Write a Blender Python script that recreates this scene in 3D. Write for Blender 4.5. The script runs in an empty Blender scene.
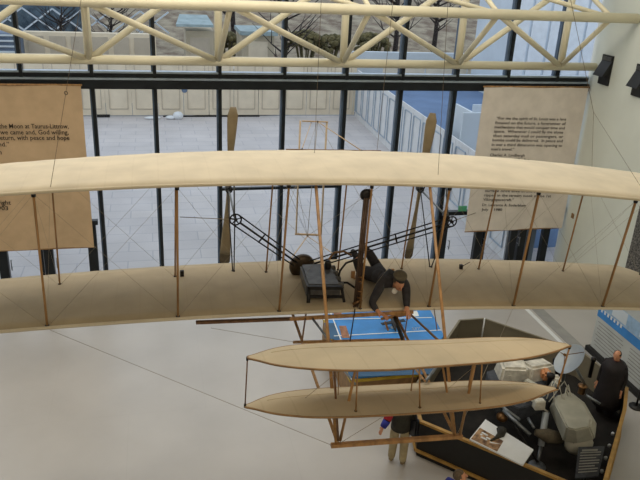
import bpy, bmesh, math, random
from mathutils import Vector, Matrix
import numpy as np
random.seed(3)
V = Vector
sc = bpy.context.scene
col = sc.collection

# ------------------------------------------------------------------ camera
FPX, PITCH, ROLL, YAW, CAMH = 700.0, 0.39328, 0.0514, 0.24288, 9.2
cy, sy = math.cos(YAW), math.sin(YAW)
Fw = V((sy*math.cos(PITCH), cy*math.cos(PITCH), -math.sin(PITCH)))
R0 = V((cy, -sy, 0)); U0 = R0.cross(Fw)
Rt = math.cos(ROLL)*R0 + math.sin(ROLL)*U0
Up = -math.sin(ROLL)*R0 + math.cos(ROLL)*U0
CP = V((0, 0, CAMH))
cam = bpy.data.cameras.new('camera'); co = bpy.data.objects.new('camera', cam); col.objects.link(co)
cam.sensor_width = 36; cam.lens = 36*FPX/640; cam.clip_end = 500
M = Matrix((Rt, Up, -Fw)).transposed().to_4x4(); M.translation = CP
co.matrix_world = M
sc.camera = co

def ray(px, py):
    return Fw + (px-320)/FPX*Rt + (240-py)/FPX*Up
def at(px, py, x=None, y=None, z=None, plane=None):
    d = ray(px, py)
    if y is not None: t = y/d.y
    elif x is not None: t = x/d.x
    elif z is not None: t = (z-CAMH)/d.z
    else:
        p0, n = plane; t = (V(p0)-CP).dot(V(n))/d.dot(V(n))
    return CP + d*t

# ------------------------------------------------------------------ materials
def mat(name, c, rough=.6, metal=0, var=.12, scale=6, bump=0, spec=.5, c2=None, emit=0, stretch=None):
    m = bpy.data.materials.new(name); m.use_nodes = True
    nt = m.node_tree; N = nt.nodes; L = nt.links
    b = N['Principled BSDF']
    b.inputs['Roughness'].default_value = rough; b.inputs['Metallic'].default_value = metal
    b.inputs['Specular IOR Level'].default_value = spec
    tc = N.new('ShaderNodeTexCoord'); mp = N.new('ShaderNodeMapping')
    if stretch: mp.inputs['Scale'].default_value = stretch
    L.new(tc.outputs['Object'], mp.inputs['Vector'])
    no = N.new('ShaderNodeTexNoise'); no.inputs['Scale'].default_value = scale; no.inputs['Detail'].default_value = 4
    L.new(mp.outputs[0], no.inputs['Vector'])
    cr = N.new('ShaderNodeValToRGB'); cr.color_ramp.elements[0].position = .35; cr.color_ramp.elements[1].position = .65
    if c2 is None:
        a = [max(0, v*(1-var)) for v in c]; d = [min(1, v*(1+var)) for v in c]
    else: a, d = c, c2
    cr.color_ramp.elements[0].color = (*a, 1); cr.color_ramp.elements[1].color = (*d, 1)
    L.new(no.outputs['Fac'], cr.inputs[0]); L.new(cr.outputs[0], b.inputs['Base Color'])
    if emit:
        L.new(cr.outputs[0], b.inputs['Emission Color']); b.inputs['Emission Strength'].default_value = emit
    if bump:
        bp = N.new('ShaderNodeBump'); bp.inputs['Strength'].default_value = bump; bp.inputs['Distance'].default_value = .02
        L.new(no.outputs['Fac'], bp.inputs['Height']); L.new(bp.outputs[0], b.inputs['Normal'])
    return m
def s(r, g, b):   # sRGB 0..255 -> linear
    f = lambda v: (v/255/12.92) if v/255 <= .04045 else ((v/255+.055)/1.055)**2.4
    return (f(r), f(g), f(b))

def fabric(name, c, ribs=True):
    m = mat(name, c, .75, 0, .07, 2.2)
    nt = m.node_tree; N = nt.nodes; L = nt.links; b = N['Principled BSDF']
    src = b.inputs['Base Color'].links[0].from_socket
    tc = N.new('ShaderNodeTexCoord'); sp = N.new('ShaderNodeSeparateXYZ'); L.new(tc.outputs['Object'], sp.inputs[0])
    a = N.new('ShaderNodeMath'); a.operation = 'MULTIPLY'; a.inputs[1].default_value = 1/.33; L.new(sp.outputs[0], a.inputs[0])
    f = N.new('ShaderNodeMath'); f.operation = 'FRACT'; L.new(a.outputs[0], f.inputs[0])
    g = N.new('ShaderNodeMath'); g.operation = 'LESS_THAN'; g.inputs[1].default_value = .06; L.new(f.outputs[0], g.inputs[0])
    k = N.new('ShaderNodeMath'); k.operation = 'MULTIPLY'; k.inputs[1].default_value = .05 if ribs else .12; L.new(g.outputs[0], k.inputs[0])
    mx = N.new('ShaderNodeMixRGB'); mx.blend_type = 'MULTIPLY'; L.new(k.outputs[0], mx.inputs[0])
    L.new(src, mx.inputs[1]); mx.inputs[2].default_value = (.45, .4, .3, 1)
    L.new(mx.outputs[0], b.inputs['Base Color'])
    b.inputs['Sheen Weight'].default_value = .1
    return m

MT = dict(
 muslin=fabric('muslin', s(206, 193, 168)), muslin_low_shaded=fabric('muslin_lower_shaded', s(170, 155, 128)),  # same cloth twice: shade under the upper wing painted into the lower one
 muslin_elev_shaded=fabric('muslin_elevator_shaded', s(184, 168, 138), False),  # elevator cloth darkened in colour to stand in for its dimmer light
 spruce=mat('spruce', s(160, 120, 74), .5, 0, .25, 14, stretch=(1, 1, .1)),
 pale_spruce=mat('pale_spruce', s(186, 160, 126), .5, 0, .12, 14),
 spruce_dark=mat('spruce_dark', s(112, 80, 52), .5, 0, .25, 14),
 prop=mat('propeller_paint', s(134, 120, 94), .45, 0, .12, 5),
 prop_tip=mat('propeller_tip_cloth', s(92, 82, 66), .8, 0, .15, 12),
 iron=mat('dark_iron', s(36, 34, 34), .45, .5, .3, 10),
 radiator=mat('radiator_metal', s(98, 80, 68), .4, .5, .3, 8),
 flywheel=mat('flywheel_iron', s(72, 60, 46), .45, .5, .3, 10),
 engine=mat('engine_aluminium', s(92, 92, 92), .45, .4, .25, 9, .2),
 steel=mat('grey_steel', s(120, 125, 130), .4, .6, .15, 8),
 copper=mat('copper_pipe', s(120, 88, 55), .4, .6, .2, 8),
 wire=mat('wire', s(150, 138, 118), .5, .2, .1, 8),
 cable=mat('cable', s(110, 95, 78), .6, .2, .1, 8),
 truss=mat('cream_truss_paint', s(230, 221, 192), .45, 0, .05, 1.5),
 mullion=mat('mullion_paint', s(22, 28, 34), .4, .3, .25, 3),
 mullion_lit_side=mat('mullion_lit_side_face', s(82, 100, 122), .4, .2, .15, 3),  # light catching the mullions' left faces, painted in as a lighter blue
 silver=mat('sill_aluminium', s(170, 185, 200), .35, .4, .1, 4),
 wall=mat('wall_paint', s(218, 222, 212), .85, 0, .03, 1.0, .05),
 black=mat('black_enamel', s(16, 15, 15), .5, 0, .3, 6),
 banner=mat('banner_cloth', s(196, 168, 134), .9, 0, .06, 3),
 banner2=mat('banner_cloth_right', s(222, 213, 202), .9, 0, .06, 3),
 ink=mat('banner_ink', s(48, 38, 30), .9, 0, .1, 3),
 text_grey=mat('caption_ink', s(140, 140, 136), .9, 0, .1, 3),
 brass=mat('brass_rail', s(176, 136, 72), .35, .35, .15, 6),
 panel_taupe=mat('taupe_panel', s(125, 117, 98), .6, 0, .07, 2),
 carpet=mat('black_platform', s(26, 22, 18), .9, 0, .5, 5),
 blue=mat('blue_panel', s(52, 132, 205), .45, 0, .12, 2.5),
 blue_dark=mat('blue_side', s(45, 85, 120), .5, 0, .2, 2),
 white=mat('white_trim', s(225, 228, 230), .5, 0, .05, 3),
 yellow=mat('yellow_edge', s(190, 160, 50), .5, 0, .15, 4),
 brown=mat('brown_inset', s(150, 105, 78), .6, 0, .3, 9),
 ground_print=mat('ground_print', s(88, 58, 32), .6, 0, .3, 9, c2=s(186, 148, 104)),
 wood_tan=mat('tan_wood', s(140, 108, 70), .6, 0, .2, 6),
 grey_panel=mat('grey_panel', s(188, 192, 190), .6, 0, .05, 3),
 cover=mat('lander_cover', s(178, 176, 162), .6, 0, .12, 3, .3),
 foil=mat('lander_white_wrap', s(208, 204, 192), .5, .1, .2, 7, .8),
 orange=mat('lander_orange', s(190, 130, 85), .6, 0, .2, 5),
 dish=mat('dish_grey', s(172, 180, 186), .45, .2, .08, 4),
 skin=mat('skin', s(196, 140, 108), .55, 0, .08, 10),
 suit=mat('dark_suit', s(48, 46, 50), .85, 0, .25, 14, .3),
 suit_grey=mat('suit_grey', s(62, 66, 74), .85, 0, .2, 14, .3),
 collar=mat('white_collar', s(225, 222, 215), .7, 0, .04, 6),
 cap=mat('cap_cloth', s(92, 84, 68), .85, 0, .15, 20),
 cap_band=mat('cap_band', s(40, 36, 34), .7, 0, .15, 20),
 coat=mat('black_coat', s(26, 20, 22), .8, 0, .3, 9, .3),
 maroon=mat('maroon_collar', s(80, 22, 32), .8, 0, .2, 9),
 khaki=mat('khaki_trousers', s(160, 146, 114), .85, 0, .15, 8, .2),
 jacket=mat('dark_olive_jacket', s(44, 42, 34), .85, 0, .25, 8, .2),
 red=mat('red_sleeve', s(170, 40, 55), .8, 0, .15, 8),
 royal=mat('royal_blue', s(45, 52, 150), .8, 0, .2, 8),
 hair=mat('brown_grey_hair', s(92, 78, 62), .8, 0, .35, 30, .5),
 hair_dark=mat('dark_hair', s(52, 40, 34), .8, 0, .35, 30, .5),
 bag=mat('bag_leather', s(22, 24, 30), .3, 0, .3, 6),
 shoe=mat('shoe', s(120, 104, 78), .7, 0, .15, 8),
 shoe_black=mat('black_shoe', s(20, 18, 18), .4, 0, .15, 8),
 hoard=mat('hoarding_board', s(222, 208, 184), .8, 0, .06, 1.5),
 hoard_trim=mat('hoarding_moulding', s(188, 176, 158), .8, 0, .05, 2),
 hoard_blue=mat('side_hoarding_board', s(214, 214, 214), .8, 0, .06, 1.5),
 roof_blue=mat('blue_grey_roof', s(95, 120, 155), .8, 0, .12, .8),
 teal=mat('teal_roof', s(150, 168, 172), .7, 0, .15, 1.5),
 beige=mat('beige_render', s(190, 178, 155), .85, 0, .1, .8),
 pale=mat('pale_cladding', s(205, 214, 222), .7, 0, .06, .6),
 louvre=mat('louvre_blue', s(95, 112, 135), .5, .1, .2, 1.5),
 glassy=mat('distant_glazing', s(105, 125, 140), .3, .2, .35, 1.5, c2=s(60, 75, 88)),
 hill=mat('winter_bank', s(108, 92, 78), .95, 0, .3, .9, .8, c2=s(158, 148, 128)),
 bark=mat('bark', s(48, 40, 38), .9, 0, .3, 8),
 bush=mat('winter_shrub', s(70, 66, 42), .95, 0, .3, 3, .5, c2=s(112, 102, 66)),
 asphalt=mat('service_road', s(150, 152, 155), .9, 0, .1, .6),
 carwhite=mat('car_white', s(225, 230, 238), .3, 0, .04, 3),
 carglass=mat('car_glass', s(40, 50, 62), .15, 0, .1, 3),
 green=mat('green_sign', s(80, 160, 120), .5, 0, .1, 3),
 granite=mat('speckled_picture', s(30, 30, 32), .7, 0, .5, 22, c2=s(128, 124, 118)),
)

# glass: thin pane, see-through with faint reflection
def glass_mat():
    m = bpy.data.materials.new('window_glass'); m.use_nodes = True
    nt = m.node_tree; N = nt.nodes; L = nt.links; N.remove(N['Principled BSDF'])
    o = N['Material Output']; t = N.new('ShaderNodeBsdfTransparent'); g = N.new('ShaderNodeBsdfGlossy')
    t.inputs[0].default_value = (.95, .98, 1, 1); g.inputs['Roughness'].default_value = .03
    lw = N.new('ShaderNodeLayerWeight'); lw.inputs[0].default_value = .25
    mr = N.new('ShaderNodeMath'); mr.operation = 'MULTIPLY'; mr.inputs[1].default_value = .35
    L.new(lw.outputs['Fresnel'], mr.inputs[0]); mx = N.new('ShaderNodeMixShader')
    L.new(mr.outputs[0], mx.inputs[0]); L.new(t.outputs[0], mx.inputs[1]); L.new(g.outputs[0], mx.inputs[2])
    L.new(mx.outputs[0], o.inputs[0]); return m
MT['glass'] = glass_mat()

def tile_mat(name, ca, cb, mortar, w, h, rough, msize, bumpn=0, rot=0, spec=.5):
    m = bpy.data.materials.new(name); m.use_nodes = True
    nt = m.node_tree; N = nt.nodes; L = nt.links; b = N['Principled BSDF']
    b.inputs['Roughness'].default_value = rough; b.inputs['Specular IOR Level'].default_value = spec
    tc = N.new('ShaderNodeTexCoord'); mp = N.new('ShaderNodeMapping'); mp.inputs['Rotation'].default_value = (0, 0, rot)
    L.new(tc.outputs['Object'], mp.inputs[0])
    br = N.new('ShaderNodeTexBrick'); L.new(mp.outputs[0], br.inputs['Vector'])
    br.offset = .5; br.inputs['Scale'].default_value = 1
    br.inputs['Brick Width'].default_value = w; br.inputs['Row Height'].default_value = h
    br.inputs['Mortar Size'].default_value = msize; br.inputs['Mortar Smooth'].default_value = .3
    br.inputs['Color1'].default_value = (*ca, 1); br.inputs['Color2'].default_value = (*cb, 1); br.inputs['Mortar'].default_value = (*mortar, 1)
    no = N.new('ShaderNodeTexNoise'); no.inputs['Scale'].default_value = .5; no.inputs['Detail'].default_value = 5
    L.new(tc.outputs['Object'], no.inputs['Vector'])
    cr = N.new('ShaderNodeValToRGB'); cr.color_ramp.elements[0].color = (.82, .82, .82, 1); cr.color_ramp.elements[1].color = (1, 1, 1, 1)
    cr.color_ramp.elements[0].position = .3; cr.color_ramp.elements[1].position = .7
    L.new(no.outputs['Fac'], cr.inputs[0])
    mx = N.new('ShaderNodeMixRGB'); mx.blend_type = 'MULTIPLY'; mx.inputs[0].default_value = 1
    L.new(br.outputs['Color'], mx.inputs[1]); L.new(cr.outputs[0], mx.inputs[2]); L.new(mx.outputs[0], b.inputs['Base Color'])
    return m
MT['terrace'] = tile_mat('terrace_paving', s(208, 202, 200), s(201, 196, 196), s(180, 178, 182), 1.5, .75, .8, .02)
MT['floor'] = tile_mat('polished_floor', s(189, 186, 183), s(188, 185, 182), s(184, 181, 178), 3.2, 3.2, .34, .006, spec=.7)
MT['stone'] = mat('grey_floor_band', s(150, 150, 148), .5, 0, .08, 3)

# ------------------------------------------------------------------ mesh builder
class MB:
    def __init__(self): self.bm = bmesh.new(); self.mi = 0
    def _face(self, vs, smooth=False):
        try: f = self.bm.faces.new(vs)
        except ValueError: return None
        f.material_index = self.mi; f.smooth = smooth; return f
    def box(self, c, size, rot=None, taper=1):
        c = V(c); hx, hy, hz = [v/2 for v in size]
        vs = []
        for z in (-hz, hz):
            k = taper if z > 0 else 1
            for x, y in ((-hx, -hy), (hx, -hy), (hx, hy), (-hx, hy)):
                p = V((x*k, y*k, z))
                if rot is not None: p = rot @ p
                vs.append(self.bm.verts.new(p+c))
        for f in ((0, 3, 2, 1), (4, 5, 6, 7), (0, 1, 5, 4), (1, 2, 6, 5), (2, 3, 7, 6), (3, 0, 4, 7)):
            self._face([vs[i] for i in f])
        return self
    def bar(self, a, b, w, h, up=(0, 0, 1)):
        a, b = V(a), V(b); d = (b-a); L = d.length; d.normalize()
        x = d.cross(V(up))
        if x.length < 1e-4: x = d.cross(V((0, 1, 0)))
        x.normalize(); y = x.cross(d)
        rot = Matrix((x, d, y)).transposed()
        return self.box((a+b)/2, (w, L, h), rot)
    def tube(self, a, b, r, seg=8, r2=None, cap=True, sx=1.0):
        a, b = V(a), V(b); r2 = r if r2 is None else r2
        d = (b-a).normalized(); x = d.orthogonal() if abs(d.z) < .99 else V((1, 0, 0))
        if abs(d.z) > .5: x = V((1, 0, 0)) - d*d.x
        x.normalize(); y = d.cross(x)
        ra, rb = [], []
        for i in range(seg):
            t = 2*math.pi*i/seg; o = x*math.cos(t)*sx+y*math.sin(t)
            ra.append(self.bm.verts.new(a+o*r)); rb.append(self.bm.verts.new(b+o*r2))
        for i in range(seg):
            j = (i+1) % seg; self._face((ra[i], ra[j], rb[j], rb[i]), True)
        if cap: self._face(ra[::-1]); self._face(rb)
        return self
    def path(self, pts, r, seg=8, radii=None):
        pts = [V(p) for p in pts]; rings = []
        px = None
        for i, p in enumerate(pts):
            d = (pts[min(i+1, len(pts)-1)]-pts[max(i-1, 0)]).normalized()
            x = d.orthogonal() if px is None else (px-d*px.dot(d))
            x.normalize(); px = x; y = d.cross(x); rr = radii[i] if radii else r
            rings.append([self.bm.verts.new(p+(x*math.cos(2*math.pi*k/seg)+y*math.sin(2*math.pi*k/seg))*rr) for k in range(seg)])
        for a, b in zip(rings, rings[1:]):
            for k in range(seg):
                j = (k+1) % seg; self._face((a[k], a[j], b[j], b[k]), True)
        self._face(rings[0][::-1]); self._face(rings[-1]); return self
    def lathe(self, c, prof, axis=(0, 0, 1), seg=20, cap=True):
        c = V(c); d = V(axis).normalized(); x = d.orthogonal().normalized(); y = d.cross(x); rings = []
        for r, h in prof:
            rings.append([self.bm.verts.new(c+d*h+(x*math.cos(2*math.pi*k/seg)+y*math.sin(2*math.pi*k/seg))*max(r, 1e-4)) for k in range(seg)])
        for a, b in zip(rings, rings[1:]):
            for k in range(seg):
                j = (k+1) % seg; self._face((a[k], a[j], b[j], b[k]), True)
        if cap: self._face(rings[0][::-1]); self._face(rings[-1])
        return self
    def torus(self, c, R, r, axis=(0, 0, 1), seg=20, rs=6):
        c = V(c); d = V(axis).normalized(); x = d.orthogonal().normalized(); y = d.cross(x); rings = []
        for i in range(seg):
            t = 2*math.pi*i/seg; o = x*math.cos(t)+y*math.sin(t)
            rings.append([self.bm.verts.new(c+o*(R+r*math.cos(2*math.pi*k/rs))+d*r*math.sin(2*math.pi*k/rs)) for k in range(rs)])
        for i in range(seg):
            a, b = rings[i], rings[(i+1) % seg]
            for k in range(rs):
                j = (k+1) % rs; self._face((a[k], a[j], b[j], b[k]), True)
        return self
    def sphere(self, c, r, sc_=(1, 1, 1), seg=14, rot=None):
        c = V(c); n = seg//2; rings = []
        for i in range(1, n):
            ph = math.pi*i/n; ring = []
            for k in range(seg):
                t = 2*math.pi*k/seg
                p = V((math.sin(ph)*math.cos(t)*sc_[0], math.sin(ph)*math.sin(t)*sc_[1], math.cos(ph)*sc_[2]))*r
                if rot is not None: p = rot @ p
                ring.append(self.bm.verts.new(c+p))
            rings.append(ring)
        top = V((0, 0, r*sc_[2])); bot = V((0, 0, -r*sc_[2]))
        if rot is not None: top, bot = rot @ top, rot @ bot
        T = self.bm.verts.new(c+top); B = self.bm.verts.new(c+bot)
        for k in range(seg):
            j = (k+1) % seg
            self._face((T, rings[0][k], rings[0][j]), True); self._face((B, rings[-1][j], rings[-1][k]), True)
            for a, b in zip(rings, rings[1:]): self._face((a[k], b[k], b[j], a[j]), True)
        return self
    def prism(self, pts, off):
        off = V(off); a = [self.bm.verts.new(V(p)) for p in pts]; b = [self.bm.verts.new(V(p)+off) for p in pts]
        self._face(a[::-1]); self._face(b); n = len(a)
        for i in range(n): self._face((a[i], a[(i+1) % n], b[(i+1) % n], b[i]))
        return self
    def quad(self, *p):
        self._face([self.bm.verts.new(V(q)) for q in p]); return self
    def grid(self, rows, smooth=True):
        vs = [[self.bm.verts.new(V(p)) for p in r] for r in rows]
        for a, b in zip(vs, vs[1:]):
            for i in range(len(a)-1): self._face((a[i], a[i+1], b[i+1], b[i]), smooth)
        return self
    def build(self, name, mats, parent=None, kind=None, label=None, bevel=0):
        bmesh.ops.recalc_face_normals(self.bm, faces=self.bm.faces[:])
        if bevel: 
            es = [e for e in self.bm.edges if len(e.link_faces) == 2 and e.calc_face_angle(0) > .6]
            bmesh.ops.bevel(self.bm, geom=es, offset=bevel, segments=2, affect='EDGES', clamp_overlap=True)
        me = bpy.data.meshes.new(name); 
        # origin at bbox centre / base
        if self.bm.verts and parent is None:
            xs = [v.co.x for v in self.bm.verts]; ys = [v.co.y for v in self.bm.verts]; zs = [v.co.z for v in self.bm.verts]
            o0 = V(((min(xs)+max(xs))/2, (min(ys)+max(ys))/2, min(zs)))
            bmesh.ops.translate(self.bm, verts=self.bm.verts[:], vec=-o0)
        else: o0 = V((0, 0, 0))
        self.bm.to_mesh(me); self.bm.free()
        for m in (mats if isinstance(mats, (list, tuple)) else [mats]): me.materials.append(MT[m] if isinstance(m, str) else m)
        o = bpy.data.objects.new(name, me); col.objects.link(o)
        if parent is not None:
            o.parent = parent
            w = V((0, 0, 0)); q = parent
            while q is not None: w += q.location; q = q.parent
            o.location = -w
        else: o.location = o0
        if kind: o['kind'] = kind
        if label: o['label'] = label
        return o

def thing(name, label, cat, loc=(0, 0, 0), group=None):
    o = bpy.data.objects.new(name, None); col.objects.link(o); o.location = loc; o.empty_display_size = .2
    o['label'] = label; o['category'] = cat
    if group: o['group'] = group
    return o
def tag(o, label, cat, group=None, kind=None):
    o['label'] = label; o['category'] = cat
    if group: o['group'] = group
    if kind: o['kind'] = kind
    return o
def struct(name, mb, m): return mb.build(name, m, kind='structure')

# ------------------------------------------------------------------ hall shell
WY = 18.5; WX = 12.45; TOPZ = 13.0
WP = [(12.55, 18.7), (12.47, 18.45), (12.38, 18.2), (12.24, 17.5), (12.14, 16.5), (12.08, 14), (12.06, 8), (12.05, -6)]
def wallx(y):
    for (xa, ya), (xb, yb) in zip(WP, WP[1:]):
        if yb <= y <= ya: return xa+(xb-xa)*(y-ya)/(yb-ya)
    return 12.1
struct('floor', MB().box((-.8, 6.25, -.1), (26.5, 24.5, .2)), 'floor')
mb = MB()
mb.bar((10.1, 18.3, .004), (10.1, 13.6, .004), .12, .008); struct('trim_1', mb, 'white')
mb = MB(); mb.bar((10.42, 18.4, .004), (10.42, 11.0, .004), .34, .008); struct('trim_2', mb, 'stone')
mb = MB()
# right wall, gently coved into the corner
rows = []
for z in (0, TOPZ):
    rows.append([(x, y, z) for x, y in WP])
mb.grid(rows); mb.grid([[(12.7, WY+.2, z), (12.7, -6, z)] for z in (0, TOPZ)])
for z in (0, TOPZ): mb.grid([[(x, y, z) for x, y in WP], [(12.7, y, z) for x, y in WP]])
struct('wall_right', mb, 'wall')
struct('wall_left', MB().box((-14.1, 6.25, TOPZ/2), (.2, 24.5, TOPZ)), 'wall')
struct('wall_back', MB().box((-.8, -6.1, TOPZ/2), (26.5, .2, TOPZ)), 'wall')
struct('ceiling', MB().box((-.8, 6.25, TOPZ+.1), (26.5, 24.5, .2)), 'wall')

# window wall: mullions located on the plane y = WY
mx = [at(22, 79, y=WY).x] + [at(u, v, y=WY).x for u, v in ((94, 130), (157, 130), (220, 120), (283, 120), (343.5, 120), (398, 120), (451, 120), (507, 77), (556, 77))]
mx[1] = at(92, 87, y=WY).x + .02
step = mx[1]-mx[0]
lefts = [mx[0]-1.72*k for k in range(6, 0, -1)]
allx = [x for x in lefts if x > -14] + mx
TZ0, TZ1 = 5.72, 5.93
for i, x in enumerate(allx):
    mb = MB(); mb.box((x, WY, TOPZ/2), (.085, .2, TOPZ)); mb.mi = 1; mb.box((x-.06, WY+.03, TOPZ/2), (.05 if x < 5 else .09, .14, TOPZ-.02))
    struct('trim_%d' % (i+3), mb, ['mullion', 'mullion_lit_side'])
n = len(allx)+3
struct('trim_%d' % n, MB().box((-.8, WY-.03, (TZ0+TZ1)/2), (26.4, .3, TZ1-TZ0)), 'mullion')
struct('trim_%d' % (n+1), MB().box((-.8, WY-.02, TZ1+.035), (26.4, .26, .05)), 'silver')
struct('trim_%d' % (n+2), MB().box((-.8, WY+.02, TZ1+.115), (26.4, .2, .10)), 'mullion')
struct('trim_%d' % (n+3), MB().box((-.8, WY+.02, TZ1+.19), (26.4, .22, .045)), 'silver')
struct('trim_%d' % (n+4), MB().box((-.8, WY, .06), (26.4, .2, .12)), 'mullion')
edges = [-14.0] + allx + [WX]
for i, (a, b) in enumerate(zip(edges, edges[1:])):
    mb = MB(); mb.box(((a+b)/2, WY+.02, TOPZ/2), (b-a-.1, .012, TOPZ-.1)); struct('window_%d' % (i+1), mb, 'glass')
q0 = at(280, 187.5, y=WY); MB().box(((allx[-7]+allx[-5])/2, WY, q0.z), (allx[-5]-allx[-7], .1, .07)).build('trim_%d' % (n+5), 'mullion', kind='structure')
# glazed doors with dark frames: left pair and right vestibule
def door(nm, x0, x1, posts, head, w=.17):
    mb = MB()
    for x in posts: mb.box((x, WY-.12, head/2), (w, .16, head))
    mb.box(((x0+x1)/2, WY-.12, head+.06), (x1-x0, .16, .12))
    o = struct(nm, mb, 'mullion')
    h = MB()
    for x in posts[:-1]: h.tube((x+.2, WY-.24, .9), (x+.2, WY-.24, 1.2), .015).tube((x+.2, WY-.24, .95), (x+.2, WY-.1, .95), .01).tube((x+.2, WY-.24, 1.15), (x+.2, WY-.1, 1.15), .01)
    h.build('door_handle', 'steel', o)
px = lambda u, v: at(u, v, y=WY-.12).x
hz = at(96, 224, y=WY-.12).z
door('door_1', px(-55, 262), px(101, 262), [px(-48, 262), px(4, 262), px(49.5, 260), px(93.5, 255)], hz, .24)
hz2 = at(457, 214.5, y=WY-.12).z
door('door_2', px(441, 240), px(560, 230), [px(442, 240), px(476.5, 245), px(511, 245), px(520, 245), px(544, 240)], hz2, .22)
q = at(462.5, 208.5, y=WY-.16); MB().box((q.x, WY-.16, hz2+.2), (.27, .03, .17)).build('door_sign', 'green', bpy.data.objects['door_2'])
mb = MB(); mb.box((px(530, 245), WY-.05, hz2/2), (.34, .05, hz2)); struct('door_3', mb, 'louvre')

# ------------------------------------------------------------------ roof truss (tubular) in front of the window wall
TYN, TYT = 18.15, 16.4
Npx = [(-40, 60), (89, 59.5), (218.5, 60), (343, 60.5), (458, 65), (560, 68)]
Nn = [at(u, v, y=TYN) for u, v in Npx]
zN = sum(p.z for p in Nn)/len(Nn)
Nn = [V((p.x, TYN, zN)) for p in Nn]
bay = (Nn[-1].x-Nn[1].x)/4
Nn[0].x = Nn[1].x-bay; Nn.insert(0, V((Nn[0].x-bay, TYN, zN))); Nn.insert(0, V((Nn[0].x-bay, TYN, zN)))
zT = at(320, 8.5, y=TYT).z
Tn = [V((p.x+.12, TYT, zT)) for p in Nn]
Tn[-1].x = min(Tn[-1].x, 11.9)
zS = zN+2.3
Sn = [V((p.x, TYN, zS)) for p in Nn]
tr = thing('roof_truss', 'cream painted triangular steel tube truss spanning in front of the window wall', 'truss', (0, TYN, zN))
MB().tube((-13.9, TYN, zN), (12.34, TYN, zN), .115, 14).build('lower_chord', 'truss', tr)
MB().tube((-13.9, TYT, zT), (12.1, TYT, zT), .125, 14).build('front_chord', 'truss', tr)
MB().tube((-13.9, TYN, zS), (12.34, TYN, zS), .125, 14).build('upper_chord', 'truss', tr)
for i in range(len(Nn)):
    MB().tube(Nn[i], Tn[i], .07, 10).build('web_tube', 'truss', tr)
    MB().tube(Nn[i], Sn[i], .10, 12).build('vertical_tube', 'truss', tr)
    if i+1 < len(Nn):
        MB().tube(Tn[i], Nn[i+1], .075, 10).build('web_tube', 'truss', tr)
        MB().tube(Nn[i], Sn[i+1], .085, 10).build('web_tube', 'truss', tr)
        MB().tube(Sn[i], Tn[i+1], .06, 10).build('web_tube', 'truss', tr)
    MB().tube(Sn[i], Tn[i], .06, 10).build('web_tube', 'truss', tr)

# ------------------------------------------------------------------ banners with printed quotations
def text_mesh(body, a, b, h, name, parent, m='ink', y=None):
    """one line of lettering on a vertical plane from a (baseline start) to b (baseline end)"""
    cu = bpy.data.curves.new('t', 'FONT'); cu.body = body; cu.size = 1; cu.offset = .012; cu.resolution_u = 2
    o = bpy.data.objects.new('t', cu); col.objects.link(o); bpy.context.view_layer.update()
    me = bpy.data.meshes.new_from_object(o.evaluated_get(bpy.context.evaluated_depsgraph_get()))
    bpy.data.objects.remove(o)
    xs = [v.co.x for v in me.vertices]; w = max(xs)-min(xs); x0 = min(xs)
    a, b = V(a), V(b); k = (b-a).length/w if b is not None else h
    d = (b-a).normalized()
    for v in me.vertices: v.co = a + d*((v.co.x-x0)*k) + V((0, 0, 1))*(v.co.y*h)
    me.materials.append(MT[m]); ob = bpy.data.objects.new(name, me); col.objects.link(ob); ob.parent = parent
    w = V((0, 0, 0)); q = parent
    while q is not None: w += q.location; q = q.parent
    ob.location = -w
    return ob
BY = 18.2
def banner(x0, x1, z0, z1, label, m):
    t = thing('hanging_banner', label, 'banner', ((x0+x1)/2, BY, z0))
    rows = []
    for j in range(9):
        z = z0+(z1-z0)*j/8
        rows.append([(x0+(x1-x0)*i/12, BY+.012*math.sin(i*.9+j*.3), z) for i in range(13)])
    mb = MB(); mb.grid(rows); mb.grid([[(p[0], p[1]+.012, p[2]) for p in r] for r in rows]); mb.build('banner_cloth', m, t)
    MB().tube((x0-.03, BY+.01, z1), (x1+.03, BY+.01, z1), .025).build('hanging_rod', 'spruce', t)
    MB().tube((x0, BY+.01, z0), (x1, BY+.01, z0), .02).build('bottom_rod', 'wood_tan', t)
    return t
rb0, rb1 = at(484, 92, y=BY).x, at(588, 92, y=BY).x
rb = banner(rb0, rb1, at(510, 230, y=BY).z, at(540, 87, y=BY).z, 'tall pale tan banner with a printed aviator quotation, hanging beside the right white wall', 'banner2')
yb = BY-.03
def line(body, u0, v0, u1, v1, par, h=.125):
    text_mesh(body, at(u0, v0, y=yb), at(u1, v1, y=yb), h, 'quotation_text', par)
R_ = [('“For me the spirit of St. Louis was a lens', 496.5, 119.5, 566), ('focused on the future, a forerunner of', 495, 124, 565.5),
      ('mechanisms that would conquer time and', 494.5, 128.3, 564.5), ('space.  Whenever I could fly me alone', 494, 132.5, 563),
      ('then saturday mail or passengers, or', 493, 136.9, 563), ('bombs could be delivered.  In peace and', 492.3, 141.2, 562.5),
      ('in war a third dimension was opening to', 491.5, 145.8, 562), ('man’s travel.”', 491, 150.3, 514),
      ('Charles A. Lindbergh', 489.8, 156.2, 524.5), ('July', 517, 161.0, 529),
      ('surface once alive in the snow which', 485, 191.8, 556), ('ripped in the stream week of the 1st', 484, 195.5+.8, 551), ('Viking spacecraft.”', 483, 200.6, 513.5),
      ('Dr. Laurence A. Soderblom', 482, 206, 525.5), ('July    1980', 481.5, 210.6, 502)]
for b_, u0, v0, u1 in R_: line(b_, u0, v0, u1, v0+(u1-u0)*.015, rb, .115)
lx1 = at(94, 246, y=BY).x
lb = banner(lx1-3.3, lx1, at(60, 248.5, y=BY).z, at(60, 85, y=BY).z, 'tall tan banner with a printed moon quotation, hanging at the far left', 'banner')
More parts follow.
